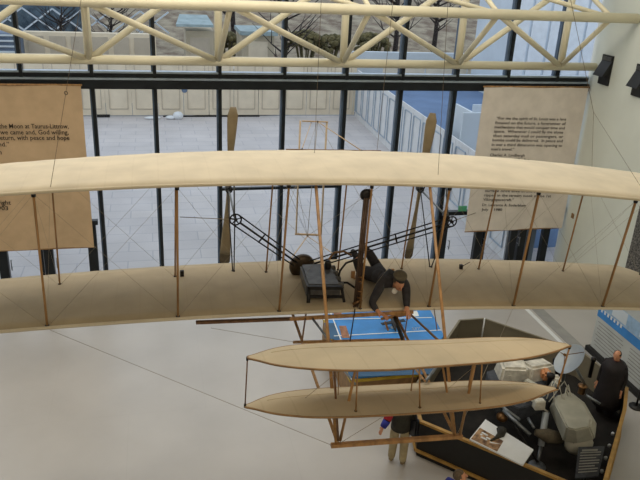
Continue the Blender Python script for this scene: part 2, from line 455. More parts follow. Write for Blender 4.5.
L_ = [('As we leave the Moon at Taurus-Littrow,', 126.6+1.8, 68.8, 101), ('we leave as we came and, God willing,', 132.6+1.8, 68.8, 101), ('as we shall return, with peace and hope', 138.1+1.8, 69.6, 102),
      ('for all mankind.”', 144.6+1.8, 9.5, 46), ('Eugene A. Cernan', 153.2+1.2, 2, 48), ('Orville Wright', 204.6, 11, 42), ('1903', 210.2, 8.4, 13)]
for b_, v, u1, w in L_: line(b_, u1-w, v, u1, v, lb, .165)

# ------------------------------------------------------------------ wall speakers, right wall
def speaker(u, v, label, x0=12.2):
    p = at(u, v, x=x0)
    t = thing('wall_speaker', label, 'speaker', (x0, p.y, p.z-.4), 'black speakers on the right wall')
    MB().box((x0-.02, p.y, p.z), (.06, .46, .8)).build('back_box', 'black', t)
    mb = MB(); mb.prism([(x0-.05, p.y-.22, p.z+.24), (x0-.05, p.y-.22, p.z-.12), (x0-.26, p.y-.22, p.z-.16)], (0, .44, 0)); mb.build('tilted_flap', 'black', t)
    MB().box((x0-.05, p.y, p.z+.31), (.03, .38, .1)).build('top_vent', 'engine', t)
speaker(606.5, 70, 'black boxy wall speaker nearer the window corner, fully in view')
speaker(641, 81, 'black wall speaker cut by the right edge of the photo', 12.12)
# speckled picture on the right wall
mb = MB(); y0, y1 = at(626, 267, x=12.02).y, 12.6
mb.box((12.03, (y0+y1)/2, 2.35), (.08, y0-y1, 3.5)); tag(mb.build('wall_picture', 'granite', bevel=.01), 'large dark speckled picture panel on the right wall, at the right edge', 'picture')
mb = MB(); p = at(571, 216, x=12.2); p.z = p.z
mb.box((wallx(p.y)-.01, p.y, p.z), (.05, .12, .14)).box((wallx(p.y)-.04, p.y, p.z), (.02, .05, .05)); tag(mb.build('wall_switch', 'wood_tan'), 'small square control plate on the right wall behind the biplane', 'switch')

# ------------------------------------------------------------------ the biplane
XC = 2.76; YL = 8.66; CH = 1.96; YR = YL+1.335
def fit(pts, yy):
    P = [at(u, v, y=yy) for u, v in pts]
    return np.polyfit([p.x-XC for p in P], [p.z for p in P], 2)
f_ule = fit([(0, 196.7), (178, 187.6), (210, 186.6), (320, 185), (420, 187), (539, 193.2), (640, 201)], YL)
f_ute = fit([(0, 165), (98, 156), (172, 150.5), (220, 151), (320, 151), (430, 153), (489, 157.4), (541, 161.5), (600, 166.7)], YL+CH)
f_lle = fit([(0, 333), (178, 321), (210, 319), (360, 312.5), (420, 309.5), (515, 308.5), (640, 311)], YL)
f_lte = fit([(0, 279), (95, 272), (158, 265.6), (210, 263), (320, 260.5), (420, 259), (539, 260.8), (640, 267)], YL+CH)
ev = lambda f, x: float(np.polyval(f, x-XC))
fly = thing('biplane', 'early muslin and spruce biplane hanging in the hall, with a prone pilot and twin elevators', 'aircraft', (XC, YL+1, ev(f_lle, XC)))
SPAN = 6.15
CAMB = [0, .035, .06, .08, .088, .088, .08, .066, .048, .025, 0]
def wing(name, fl, ft, label):
    nx, nc = 62, len(CAMB)-1
    top, bot = [], []
    for i in range(nx+1):
        x = XC-SPAN+2*SPAN*i/nx; zl, zt = ev(fl, x)+.04, ev(ft, x)
        e = max(0, (abs(x-XC)-(SPAN-.45))/.45); cut = .55*e*e*CH/2
        rt, rb_ = [], []
        sag = .0025*math.cos(math.pi*2*(x/.33))
        for j in range(nc+1):
            t = j/nc; y = YL+CH*t*(1-cut/CH*.8)
            z = zl*(1-t)+zt*t+CAMB[j]+sag*(t > .05)
            th = .04*math.sin(math.pi*min(1, t+.08))+.012
            rt.append((x, y, z)); rb_.append((x, y, z-th))
        top.append(rt); bot.append(rb_)
    mb = MB(); mb.grid(top); mb.grid(bot)
    for i in range(nx):
        mb._face([mb.bm.verts.new(V(p)) for p in (top[i][0], top[i+1][0], bot[i+1][0], bot[i][0])])
        mb._face([mb.bm.verts.new(V(p)) for p in (top[i][-1], top[i+1][-1], bot[i+1][-1], bot[i][-1])])
    for r in (0, nx):
        for j in range(nc): mb._face([mb.bm.verts.new(V(p)) for p in (top[r][j], top[r][j+1], bot[r][j+1], bot[r][j])])
    bmesh.ops.remove_doubles(mb.bm, verts=mb.bm.verts[:], dist=.0005)
    w = mb.build(name, 'muslin' if name == 'upper_wing' else 'muslin_low_shaded', fly, label=label)
    # leading-edge spar: rounded fabric-wrapped nose
    pts = [(XC-SPAN+2*SPAN*i/30, YL-.005, ev(fl, XC-SPAN+2*SPAN*i/30)+.028) for i in range(31)]
    MB().path(pts, .024, 8).build('leading_edge', 'muslin', w)
    return w
uw = wing('upper_wing', f_ule, f_ute, 'brightly lit cream upper wing')
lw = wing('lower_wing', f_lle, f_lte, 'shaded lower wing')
def strut(a, b, r=.019, m='spruce', name='wing_strut'):
    mb = MB(); mb.tube(a, b, r, 8, sx=.75); 
    d = (V(b)-V(a)).normalized()
    o = mb.build(name, m, fly)
    MB().tube(V(a)-d*.01, V(a)+d*.035, r*1.35, 8).build('strut_fitting', 'iron', o); MB().tube(V(b)-d*.035, V(b)+d*.01, r*1.35, 8).build('strut_fitting', 'iron', o)
    return o
ftop = [(33.6, 196.5), (177, 188.6), (289, 186.5), (368, 186), (449.7, 188.6), (538.7, 193.7), (635.7, 202)]
fbot = [(47.5, 328), (178, 319), (279, 313), (356, 309.5), (428.7, 308), (513, 307.5), (602, 308.5)]
rbot = [(60, 286.5), (175, 274), (266, 271), (338, 269), (401.6, 268), (478.6, 268), (563, 270)]
rtop = [(52.6, 194), (175.5, 190), (272.5, 186), (346, 190), (413, 190), (496, 190), (583, 194)]
FT, FB, RT_, RB = [], [], [], []
for i in range(7):
    a = at(*fbot[i], y=YL+.03); b = at(*ftop[i], y=YL+.03)
    a.z = ev(f_lle, a.x)+.02; b.z = ev(f_ule, b.x)-.005
    FB.append(a); FT.append(b)
    c = at(*rbot[i], y=YR); d = at(*rtop[i], y=YR)
    zl = ev(f_lle, c.x)*.32+ev(f_lte, c.x)*.68+.06; zu = ev(f_ule, d.x)*.32+ev(f_ute, d.x)*.68+.03
    k = (zu-c.z)/(d.z-c.z); dd = c+(d-c)*k; c.z = zl; dd.z = zu
    RB.append(c); RT_.append(dd)
for i in range(7):
    if i != 3: strut(FB[i], FT[i], .021 if i < 4 else .023, 'spruce')
    strut(RB[i], RT_[i], .017, 'spruce')
for sx_, xb, xt in ((-1, FB[0].x-1.6, FT[0].x-1.72), (1, FB[6].x+1.7, FT[6].x+1.8)):
    xb = max(XC-SPAN+.3, min(XC+SPAN-.3, xb)); xt = max(XC-SPAN+.2, min(XC+SPAN-.2, xt))
    a = V((xb, YL+.03, ev(f_lle, xb)+.02)); b = V((xt, YL+.03, ev(f_ule, xt)))
    strut(a, b, .021); strut(a+V((0, 1.33, .03)), b+V((0, 1.33, -.02)), .017)
    if sx_ < 0: FB.insert(0, a); FT.insert(0, b); RB.insert(0, a+V((0, 1.33, .03))); RT_.insert(0, b+V((0, 1.33, 0)))
    else: FB.append(a); FT.append(b); RB.append(a+V((0, 1.33, .03))); RT_.append(b+V((0, 1.33, 0)))
def wire(a, b, r=.0017, name='bracing_wire', m='wire'):
    MB().tube(a, b, r, 5).build(name, m, fly)
for i in range(8):
    wire(FB[i], FT[i+1]); wire(FT[i], FB[i+1])
    if i not in (3, 4): wire(RB[i], RT_[i+1]); wire(RT_[i], RB[i+1])
for i in range(9):
    if i not in (4,): wire(FB[i], RT_[i], .0014); wire(FT[i], RB[i], .0014)
# red trailing wood strip on the upper wing and batten under the lower wing
MB().bar((at(286, 149.5, y=YL+CH+.03)), (at(381, 151, y=YL+CH+.03)), .02, .02).build('trailing_batten', 'spruce_dark', fly)
MB().bar(at(196, 322.5, y=YL+.25), at(300, 318.5, y=YL+.25), .06, .035).build('underwing_batten', 'spruce_dark', fly)

# radiator beside the central front strut
a, b = FB[4].copy(), FT[4].copy()
rad = MB()
for k in (-1, 0, 1): rad.tube(a+V((k*.028, .02, .04)), b+V((k*.028, .02, -.06)), .018, 8, sx=.9)
rad.build('radiator', 'radiator', fly)
strut(a+V((.055, -.02, 0)), b+V((.05, -.02, 0)), .02, 'spruce')
MB().lathe(b+V((-.01, .02, -.14)), [(.03, -.03), (.085, -.02), (.085, .02), (.03, .03)], (0, 1, .3), 16).build('radiator_tank', 'iron', fly)
mb = MB()
for z in (.2, .3, .45, .52): mb.torus(a+(b-a)*(z/1.85)+V((.03, 0, 0)), .03, .012, (b-a), 10, 5)
mb.tube(a+V((-.06, .0, .1)), a+V((.08, .0, .16)), .02).tube(a+V((.06, 0, .1)), a+V((.06, 0, .42)), .022)
mb.build('radiator_valve', 'copper', fly)

# propellers
def propeller(u_top, v_top, u_bot, v_bot, sgn):
    yy = 11.1
    T = at(u_top, v_top, y=yy); B = at(u_bot, v_bot, y=yy); C = (T+B)/2
    ax = (T-B)/2; Lh = ax.length; ax.normalize()
    hub = MB().lathe(C+V((0, -.08, 0)), [(.03, 0), (.06, .02), (.06, .14), (.03, .16)], (0, 1, 0), 14)
    h = hub.build('propeller_hub', 'iron', fly)
    def blade(dirv, r0, r1, m, nm, flip):
        prof = [(0, .035, .035), (.15, .035, .03), (.35, .055, .022), (.6, .078, .015), (.85, .094, .011), (.96, .09, .009), (1.0, .05, .006)]
        mb = MB(); rings = []
        side = V((1, 0, 0)) - dirv*dirv.x; side.normalize()
        ts = [r0+(r1-r0)*k/10 for k in range(11)]
        for t in ts:
            for p, q in zip(prof, prof[1:]):
                if p[0] <= t <= q[0]+1e-9: f = (t-p[0])/(q[0]-p[0]); w = p[1]+(q[1]-p[1])*f; th = p[2]+(q[2]-p[2])*f; break
            tw = flip*math.radians(50-38*t)
            xx = side*math.cos(tw)+V((0, 1, 0))*math.sin(tw); yn = dirv.cross(xx)
            c = C+dirv*(Lh*t)
            rings.append([c+xx*w*math.cos(a)+yn*th*math.sin(a) for a in [2*math.pi*i/12 for i in range(12)]])
        vs = [[mb.bm.verts.new(p) for p in r] for r in rings]
        for r, q in zip(vs, vs[1:]):
            for i in range(12): mb._face((r[i], r[(i+1) % 12], q[(i+1) % 12], q[i]), True)
        mb._face(vs[0][::-1]); mb._face(vs[-1])
        return mb.build(nm, m, h)
    for dv, fl in ((ax, sgn), (-ax, -sgn)):
        
        if dv.z > 0: blade(dv, 0, 1.0, 'prop', 'propeller_blade', fl)
        else: blade(dv, 0, .86, 'prop', 'propeller_blade', fl); blade(dv, .86, 1.0, 'prop_tip', 'blade_tip', fl)
    return C
PL = propeller(233.2, 107, 224.5, 264, 1)
PR = propeller(432.8, 113, 408, 259, -1)
# chain drives
YS = 9.7
SL, SR = at(235.6, 219.6, y=YS), at(451.6, 221.6, y=YS)
EF = at(303, 267, z=4.62)
def sprocket(S, P, off):
    mb = MB(); mb.torus(S, .085, .012, (0, 1, 0), 22, 6).lathe(S+V((0, -.03, 0)), [(.025, 0), (.025, .06)], (0, 1, 0), 10)
    for k in range(5):
        t = 2*math.pi*k/5+.3; mb.tube(S, S+V((math.cos(t), 0, math.sin(t)))*.085, .009, 6)
    mb.build('sprocket', 'iron', fly)
    MB().tube(S, (P.x, P.y, P.z), .016, 8).build('propeller_shaft', 'steel', fly)
    d = (EF-S).normalized(); n_ = V((d.z, 0, -d.x)).normalized()
    for k, r in ((-.085, .011), (.0, .016), (.085, .011)):
        e = EF+n_*k*.8-d*.12
        MB().tube(S+n_*k+(d*.08 if k == 0 else V((0, 0, 0))), e, r, 8).build('chain_guide', 'iron', fly)
    for t in (.38,): 
        q = S+(EF-S)*t; MB().tube(q-n_*.09, q+n_*.09, .013).build('chain_clamp', 'iron', fly)
sprocket(SL, PL, 0); sprocket(SR, PR, 0)
for S, P, ub, vb in ((SL, PL, 234, 272), (SR, PR, 431, 268)):
    foot = at(ub, vb, z=ev(f_lte, S.x)+.07); 
    strut(foot, V((S.x, S.y+.1, S.z)), .013, 'iron', 'propeller_support')
    strut(foot+V((-.02, 0, 0)), V((P.x-.03, P.y-.12, P.z)), .013, 'iron', 'propeller_support')
    strut(V((P.x-.02, 10.15, ev(f_ute, P.x)+.03)), V((S.x+.0, S.y+.15, S.z)), .016, 'steel', 'propeller_support')
    strut(V((P.x+.04, 10.4, ev(f_ute, P.x)+.0)), V((P.x, P.y-.12, P.z)), .013, 'iron', 'propeller_support')
    wire(V((S.x, S.y, S.z)), at(180, 217, y=YR) if S is SL else V((S.x+.55, YR, S.z+.02)), .006)

# engine: flywheel, crankcase with four flat cylinders, pipes
ax = V((.06, -1, -.12)).normalized()
eg0 = at(302, 266, z=4.55)
MB().lathe(eg0, [(.05, -.07), (.18, -.06), (.205, -.03), (.205, .04), (.17, .07), (.05, .08)], ax, 28).build('flywheel', 'flywheel', fly)
eb = MB()
zb, zt_ = ev(f_lle, 2.3)+.14, ev(f_lle, 2.3)+.36
P4 = [at(300, 264, z=zt_), at(330, 262.5, z=zt_), at(341, 285, z=zt_), at(307, 285, z=zt_)]
eb.prism(P4, (0, 0, -(zt_-zb)))
eng = eb.build('engine_block', 'engine', fly, bevel=.03)
mb = MB()
for k in range(4):
    t = (k+.5)/4; p = P4[0]*(1-t)+P4[3]*t; q = P4[1]*(1-t)+P4[2]*t
    mb.tube(p+(q-p)*.35+V((0, 0, -.06)), q+V((.06, 0, -.07)), .06, 14)
mb.build('cylinder', 'engine', eng)
mb = MB()
A_, B_ = P4[3]+V((0, -.04, -.02)), P4[2]+V((0, -.04, -.02))
mb.bar(A_, B_, .05, .05).bar(A_+V((0, -.06, -.12)), B_+V((0, -.06, -.12)), .04, .03)
mb.tube(A_+V((.02, 0, 0)), A_+V((-.0, -.1, -.2)), .028).tube(B_, B_+V((.03, -.08, -.2)), .022).tube(A_+(B_-A_)*.5, A_+(B_-A_)*.55+V((0, -.06, -.2)), .018)
mb.build('engine_frame', 'iron', eng)
mb = MB()
c0 = at(329, 268, z=zt_)
mb.path([c0+V(v) for v in ((0, 0, 0), (0, .05, .12), (.1, .12, .2), (.26, .15, .2), (.38, .12, .14))], .018)
mb.build('intake_pipe', 'copper', eng)
mb = MB(); c1 = at(338, 276, z=zt_)
mb.path([c1+V(v) for v in ((0, 0, -.05), (.04, .05, .06), (.14, .1, .16), (.3, .12, .2), (.44, .1, .22))], .017)
mb.path([c1+V(v) for v in ((.0, -.1, -.06), (.12, -.12, -.06), (.22, -.25, -.1), (.25, -.4, -.14))], .017)
mb.lathe(c0+V((-.02, .0, -.04)), [(.035, 0), (.05, .02), (.05, .14), (.03, .17)], (0, 0, 1), 12)
mb.build('water_pipe', 'iron', eng)

# rudder (twin vertical surfaces) and its outriggers
YRU = 12.35
rt_l, rt_r = at(302, 121, y=YRU), at(328, 122, y=YRU); rb_l, rb_r = at(295, 234, y=YRU), at(320.5, 235, y=YRU)
for T, B, lab in ((rt_l, rb_l, None), (rt_r, rb_r, None)):
    x = (T.x+B.x)/2
    mb = MB(); w = .06
    mb.prism([(x-.007, YRU, B.z), (x-.007, YRU, T.z), (x-.007, YRU+w, T.z), (x-.007, YRU+w, B.z)], (.014, 0, 0))
    r_ = mb.build('rudder_surface', 'muslin', fly)
    m2 = MB(); m2.tube((x, YRU, B.z), (x, YRU, T.z), .011, 6).tube((x, YRU+w, B.z), (x, YRU+w, T.z), .010, 6)
    m2.build('rudder_frame', 'pale_spruce', r_)
mb = MB(); mb.bar(rb_l, rb_r, .035, .03); mb.build('rudder_crossbar', 'pale_spruce', fly)
mb = MB(); mb.bar(rt_l, rt_r, .025, .02); mb.build('rudder_crossbar', 'pale_spruce', fly)
RM, RL = at(317.5, 121.5, y=YRU), at(307.5, 236, y=YRU)
for tgt, src, r in ((at(302, 149, y=YL+CH), at(311, 123, y=YRU), .009), (at(362, 151, y=YL+CH), RM, .013), (at(291, 259, y=YL+CH), RL, .012), (at(335, 255, y=YL+CH), RL, .012)):
    strut(tgt, src, r*.85, 'pale_spruce', 'tail_outrigger')
wire(RM, RL, .006); wire(at(277, 213, y=11.5), at(330, 262, y=YL+CH), .003)
wire(RM, RB[3], .003); wire(RL, RT_[3], .003); wire(RL, RT_[5], .003); wire(RM, RB[5], .003); wire(RL, at(298, 190, y=YL+CH), .003)

# elevator (twin canard surfaces) on skids
slope = .3; nrm = V((0, slope, 1))
def elev(pts, zc, tipL, tipR, label):
    # plane through both tips, tilted nose-up
    tl, tr_ = at(*tipL, y=6.3), at(*tipR, y=6.25)
    d = tr_-tl; nn = d.cross(V((0, 1, -slope))).normalized()
    P = [at(u, v, plane=(tl, nn)) for u, v in pts]
    return P, tl, tr_, nn
def elevator(rear, front, tipL, tipR, label):
    R1, tl, tr_, nn = elev(rear, 0, tipL, tipR, label); F1 = elev(front, 0, tipL, tipR, label)[0]
    if nn.z < 0: nn = -nn
    X0, X1 = tl.x, tr_.x
    def interp(P, x):
        for p, q in zip(P, P[1:]):
            if p.x <= x <= q.x: t = (x-p.x)/(q.x-p.x+1e-9); return p+(q-p)*t
        return P[0] if x < P[0].x else P[-1]
    rp = [tl]+R1+[tr_]; fp = [tl]+F1+[tr_]
    def smooth(P, x):
        a = V((0, 0, 0)); 
        for k in (-.1, -.05, 0, .05, .1): a += interp(P, min(X1, max(X0, x+k)))
        a /= 5; a.x = x; return a
    rows_t, rows_b = [], []
    N_ = 48
    for i in range(N_+1):
        t = i/N_; x = X0+(X1-X0)*(.5-.5*math.cos(math.pi*t))
        r, f = (smooth(rp, x), smooth(fp, x)) if 0 < i < N_ else (interp(rp, x), interp(fp, x))
        rt, rb2 = [], []
        for j in range(9):
            s_ = j/8; p = f*(1-s_)+r*s_; w = (r-f).length; c = .055*w*math.sin(math.pi*s_)
            rt.append(p+nn*(c+.006)); rb2.append(p+nn*(c-.010))
        rows_t.append(rt); rows_b.append(rb2)
    mb = MB(); mb.grid(rows_t); mb.grid(rows_b)
    sf = mb.build('elevator_surface', 'muslin_elev_shaded', fly, label=label)
    e = MB(); e.path([r[0]-nn*.002 for r in rows_t], .011, 6); e.path([r[-1]-nn*.002 for r in rows_t], .007, 6); e.build('edge_rim', 'wood_tan', sf)
    sp = MB(); sp.path([rows_t[i][5]+nn*.001 for i in range(8, N_-7)], .005, 5)
    sp.build('hinge_spar', 'muslin_elev_shaded', sf)
    return tl, tr_, (lambda x, s_: (smooth(fp, x)*(1-s_)+smooth(rp, x)*s_))
uR = [(262, 352), (279, 347.5), (300, 344.8), (323, 343.4), (370, 342), (430, 340.5), (489, 337.8), (523, 338), (550, 341), (562, 343.5)]
uF = [(265, 363.2), (279, 366.2), (313, 369.6), (347, 371), (390, 370.5), (430, 367.5), (489, 363), (523, 359.3), (545, 355), (560, 350.5)]
lR = [(262, 398), (279, 393.5), (300, 390.5), (323, 388.6), (370, 386), (430, 383), (471, 381), (506, 381.5), (535, 384), (547, 386.5)]
lF = [(262, 411.5), (279, 415), (313, 418), (347, 417.5), (390, 415.5), (430, 413), (471, 410), (506, 406), (530, 400.5), (547, 393.5)]
uTL, uTR, uE = elevator(uR, uF, (247.5, 357.5), (570, 346), 'upper elevator surface')
lTL, lTR, lE = elevator(lR, lF, (245, 406.5), (557, 389.5), 'lower elevator surface')
strut(uTL, lTL, .010, 'spruce_dark', 'elevator_strut'); strut(uTR, lTR, .012, 'spruce', 'elevator_strut')
def nearx(fn, u, v, s_):
    best = None
    for k in range(200):
        x = uTL.x+.1+(uTR.x-uTL.x-.2)*k/199; p = fn(x, s_); d = p-CP; z = d.dot(Fw); uu = 320+FPX*d.dot(Rt)/z
        if best is None or abs(uu-u) < best[0]: best = (abs(uu-u), p)
    return best[1]
for u0, u1, sf_, r in ((339, 338, .6, .008), (357.5, 356, .12, .012), (416, 411, .6, .010), (420, 420.5, .12, .012), (477, 468, .6, .015), (481.5, 480, .12, .010)):
    strut(nearx(uE, u0, 0, sf_), nearx(lE, u1, 0, sf_), r, 'spruce', 'elevator_strut')

# skids and outriggers: noses carry the elevator
YN = 6.25
NL, NR = at(338, 444, y=YN), at(456, 436.5, y=YN)
xr = MB(); xr.bar(at(331, 445.5, y=YN), at(462, 436, y=YN), .05, .045); xr.build('nose_crossbar', 'spruce', fly)
def beam(a, b, w=.03, m='spruce', nm='skid'): MB().tube(a, b, w/2*1.2, 8).build(nm, m, fly)
KL, KR = at(293, 315, y=YL+.05), at(394.5, 313, y=YL+.05)
beam(KL, NL, .034, 'spruce'); beam(KR, NR, .034, 'spruce')
beam(KL, V((KL.x, YL+CH-.1, KL.z-.02)), .034); beam(KR, V((KR.x, YL+CH-.1, KR.z-.02)), .034)
MB().bar(at(293, 341+1.2, plane=(KL+(NL-KL)*.22, (0, 1, 0))), at(404, 339.5, plane=(KL+(NL-KL)*.22, (0, 1, 0))), .03, .03).build('skid_crossbar', 'spruce', fly)
MB().bar(at(290, 319, y=YL-.12), at(413, 312, y=YL-.12), .04, .045).build('skid_crossbar', 'spruce', fly)
# long diagonal struts from the upper wing to the noses
beam(at(316, 186, y=YL), NL+V((-.02, 0, .02)), .036, 'spruce', 'nose_strut'); beam(at(430, 187, y=YL), NR+V((-.02, 0, .02)), .036, 'spruce', 'nose_strut')
# short V struts at the elevator
beam(nearx(uE, 357, 0, .35), NL+V((.03, .02, .03)), .028, 'spruce', 'elevator_post'); beam(nearx(uE, 477, 0, .35), NR+V((.05, 0, .03)), .028, 'spruce', 'elevator_post')
beam(nearx(uE, 440, 0, .5), NR+V((-.03, 0, .03)), .022, 'spruce', 'elevator_post'); beam(nearx(uE, 333, 0, .5), NL+V((-.0, 0, .05)), .022, 'spruce_dark', 'elevator_post')
# bracing between the wing and the skids
def br(u0, v0, y0, u1, v1, y1, w=.024, m='spruce'): beam(at(u0, v0, y=y0), at(u1, v1, y=y1), w, m, 'skid_brace')
br(410, 314, YL-.1, 439, 341, 7.6, .028, 'spruce_dark'); br(312, 318, YL-.1, 331, 343, 7.7, .028, 'steel')
br(394, 316, YL, 403, 340, 7.95, .05, 'iron'); br(355, 309, YL, 350, 341, 7.9, .014, 'iron'); br(408, 312, YL, 404, 340, 7.9, .014, 'spruce_dark')
br(306, 314, YL, 302, 341, 7.9, .02, 'spruce_dark')
br(437, 366, 7.3, 426, 381, 6.6, .034, 'steel'); br(425, 381, 6.6, 413, 366, 7.3, .02, 'spruce'); br(342, 368, 7.2, 355, 384, 6.6, .024, 'steel')
br(434, 308, YL, 437, 330, 7.9, .012, 'spruce_dark')
for u0, v0, y0, u1, v1, y1 in ((50, 330, YL, 331, 445, YN), (300, 343, 7.8, 211, 328, YL), (356, 372, 6.4, 338, 443, YN), (389, 413, 6.3, 340, 443, YN), (339, 371, 6.4, 294, 407, 6.3), (477, 364, 6.4, 420, 413, 6.3), (513, 308, YL, 456, 437, YN)):
    wire(at(u0, v0, y=y0), at(u1, v1, y=y1), .0028)
# warping cradle and rear bar
hz_ = ev(f_lle, 3.2)
mb = MB(); mb.bar((2.95, 9.62, hz_+.1), (3.6, 9.62, hz_+.1), .12, .04).bar((2.95, 9.62, hz_+.1), (2.95, 9.62, hz_+.22), .06, .03).bar((3.6, 9.62, hz_+.1), (3.6, 9.62, hz_+.22), .06, .03)
mb.build('hip_cradle', 'spruce', fly)
mb = MB(); mb.bar(at(381, 319, y=YL-.05), at(409, 314, y=YL-.05), .03, .03).bar(at(385, 322, y=YL-.05), at(388, 330, y=YL-.3), .025, .025).tube(at(383, 318, y=YL-.06), at(407, 313, y=YL-.06), .014)
mb.build('elevator_lever', 'spruce', fly)
mb = MB(); p = at(461, 267, y=YR); mb.box(p, (.05, .05, .09)).box(at(182, 273.5, y=YR), (.06, .05, .1)); mb.tube(p, at(470, 262, y=YR), .006).build('wire_pulley', 'iron', fly)

# hanging cables
def cable(pts, label, r=.004):
    mb = MB(); mb.path(pts, r, 6); 
    tag(mb.build('suspension_cable', 'cable'), label, 'cable', 'cables hanging the biplane')
def cab(u0, v0, y0, u1, v1, y1, label, r=.0032):
    a, b = at(u0, v0, y=y0), at(u1, v1, y=y1); d = a-b; t = (TOPZ-.01-b.z)/d.z
    cable([b, a, b+d*t], label, r)
cab(66, 92, 9.2, 50, 190, 8.75, 'thin cable with a ring, slanting down past the left banner to the upper wing')
ring = at(66, 93, y=9.2); mb = MB(); mb.torus(ring, .02, .006, (.2, 1, 0), 14, 5); tag(mb.build('cable_ring', 'cable'), 'small metal ring on the cable in front of the left banner', 'ring')
cab(321, 5, 9.6, 314, 160, 10.2, 'thin vertical cable near the middle of the window, left of the upright radiator')
cab(391, 20, 9.4, 377, 150, 10.6, 'thin cable between the middle of the window and the right propeller')
cab(447, 20, 9.3, 438, 176, 9.0, 'thin cable just right of the right propeller tip')
p0, p1, p2 = at(592, 167, y=10.5), at(593.5, 112, y=9.6), at(588, 85, y=9.4)
cable([p0, p1, p2, p2+(p2-p1)*((TOPZ-.01-p2.z)/(p2-p1).z)], 'thin kinked cable in front of the right white wall', .0032)
cable([p1, at(641, 187, y=9.2)], 'thin cable sloping down to the right in front of the right white wall', .0026)

# ------------------------------------------------------------------ figures
def skin_mesh(verts, edges, radii, sub=1, root=0):
    me = bpy.data.meshes.new('sk'); me.from_pydata([tuple(v) for v in verts], edges, []); me.update()
    o = bpy.data.objects.new('sk', me); col.objects.link(o)
    m = o.modifiers.new('s', 'SKIN'); m.use_smooth_shade = True
    for i, r in enumerate(radii):
        r = r if isinstance(r, tuple) else (r, r)
        me.skin_vertices[0].data[i].radius = r
    me.skin_vertices[0].data[root].use_root = True
    if sub:
        d = o.modifiers.new('d', 'SUBSURF'); d.levels = sub; d.render_levels = sub
    bpy.context.view_layer.update()
    out = bpy.data.meshes.new_from_object(o.evaluated_get(bpy.context.evaluated_depsgraph_get()))
    bpy.data.objects.remove(o); return out
def chain_mesh(J, E, Rr, root):
    names = list(Rr.keys()); idx = {n: i for i, n in enumerate(names)}
    return skin_mesh([J[n] for n in names], [(idx[a], idx[b]) for a, b in E if a in idx and b in idx], [Rr[n] for n in names], 2, idx[root])
def obj_from(me, name, m, parent, label=None):
    me.materials.clear(); me.materials.append(MT[m])
    for p in me.polygons: p.material_index = 0; p.use_smooth = True
    o = bpy.data.objects.new(name, me); col.objects.link(o)
    w = V((0, 0, 0)); q = parent
    while q is not None: w += q.location; q = q.parent
    o.parent = parent; o.location = -w
    if label: o['label'] = label
    return o
EB = [('pel', 'bel'), ('bel', 'che'), ('che', 'nek'), ('nek', 'hed'),
      ('che', 'shL'), ('shL', 'elL'), ('elL', 'wrL'), ('wrL', 'paL'), ('che', 'shR'), ('shR', 'elR'), ('elR', 'wrR'), ('wrR', 'paR'),
      ('pel', 'hiL'), ('hiL', 'knL'), ('knL', 'anL'), ('anL', 'toL'), ('pel', 'hiR'), ('hiR', 'knR'), ('knR', 'anR'), ('anR', 'toR')]
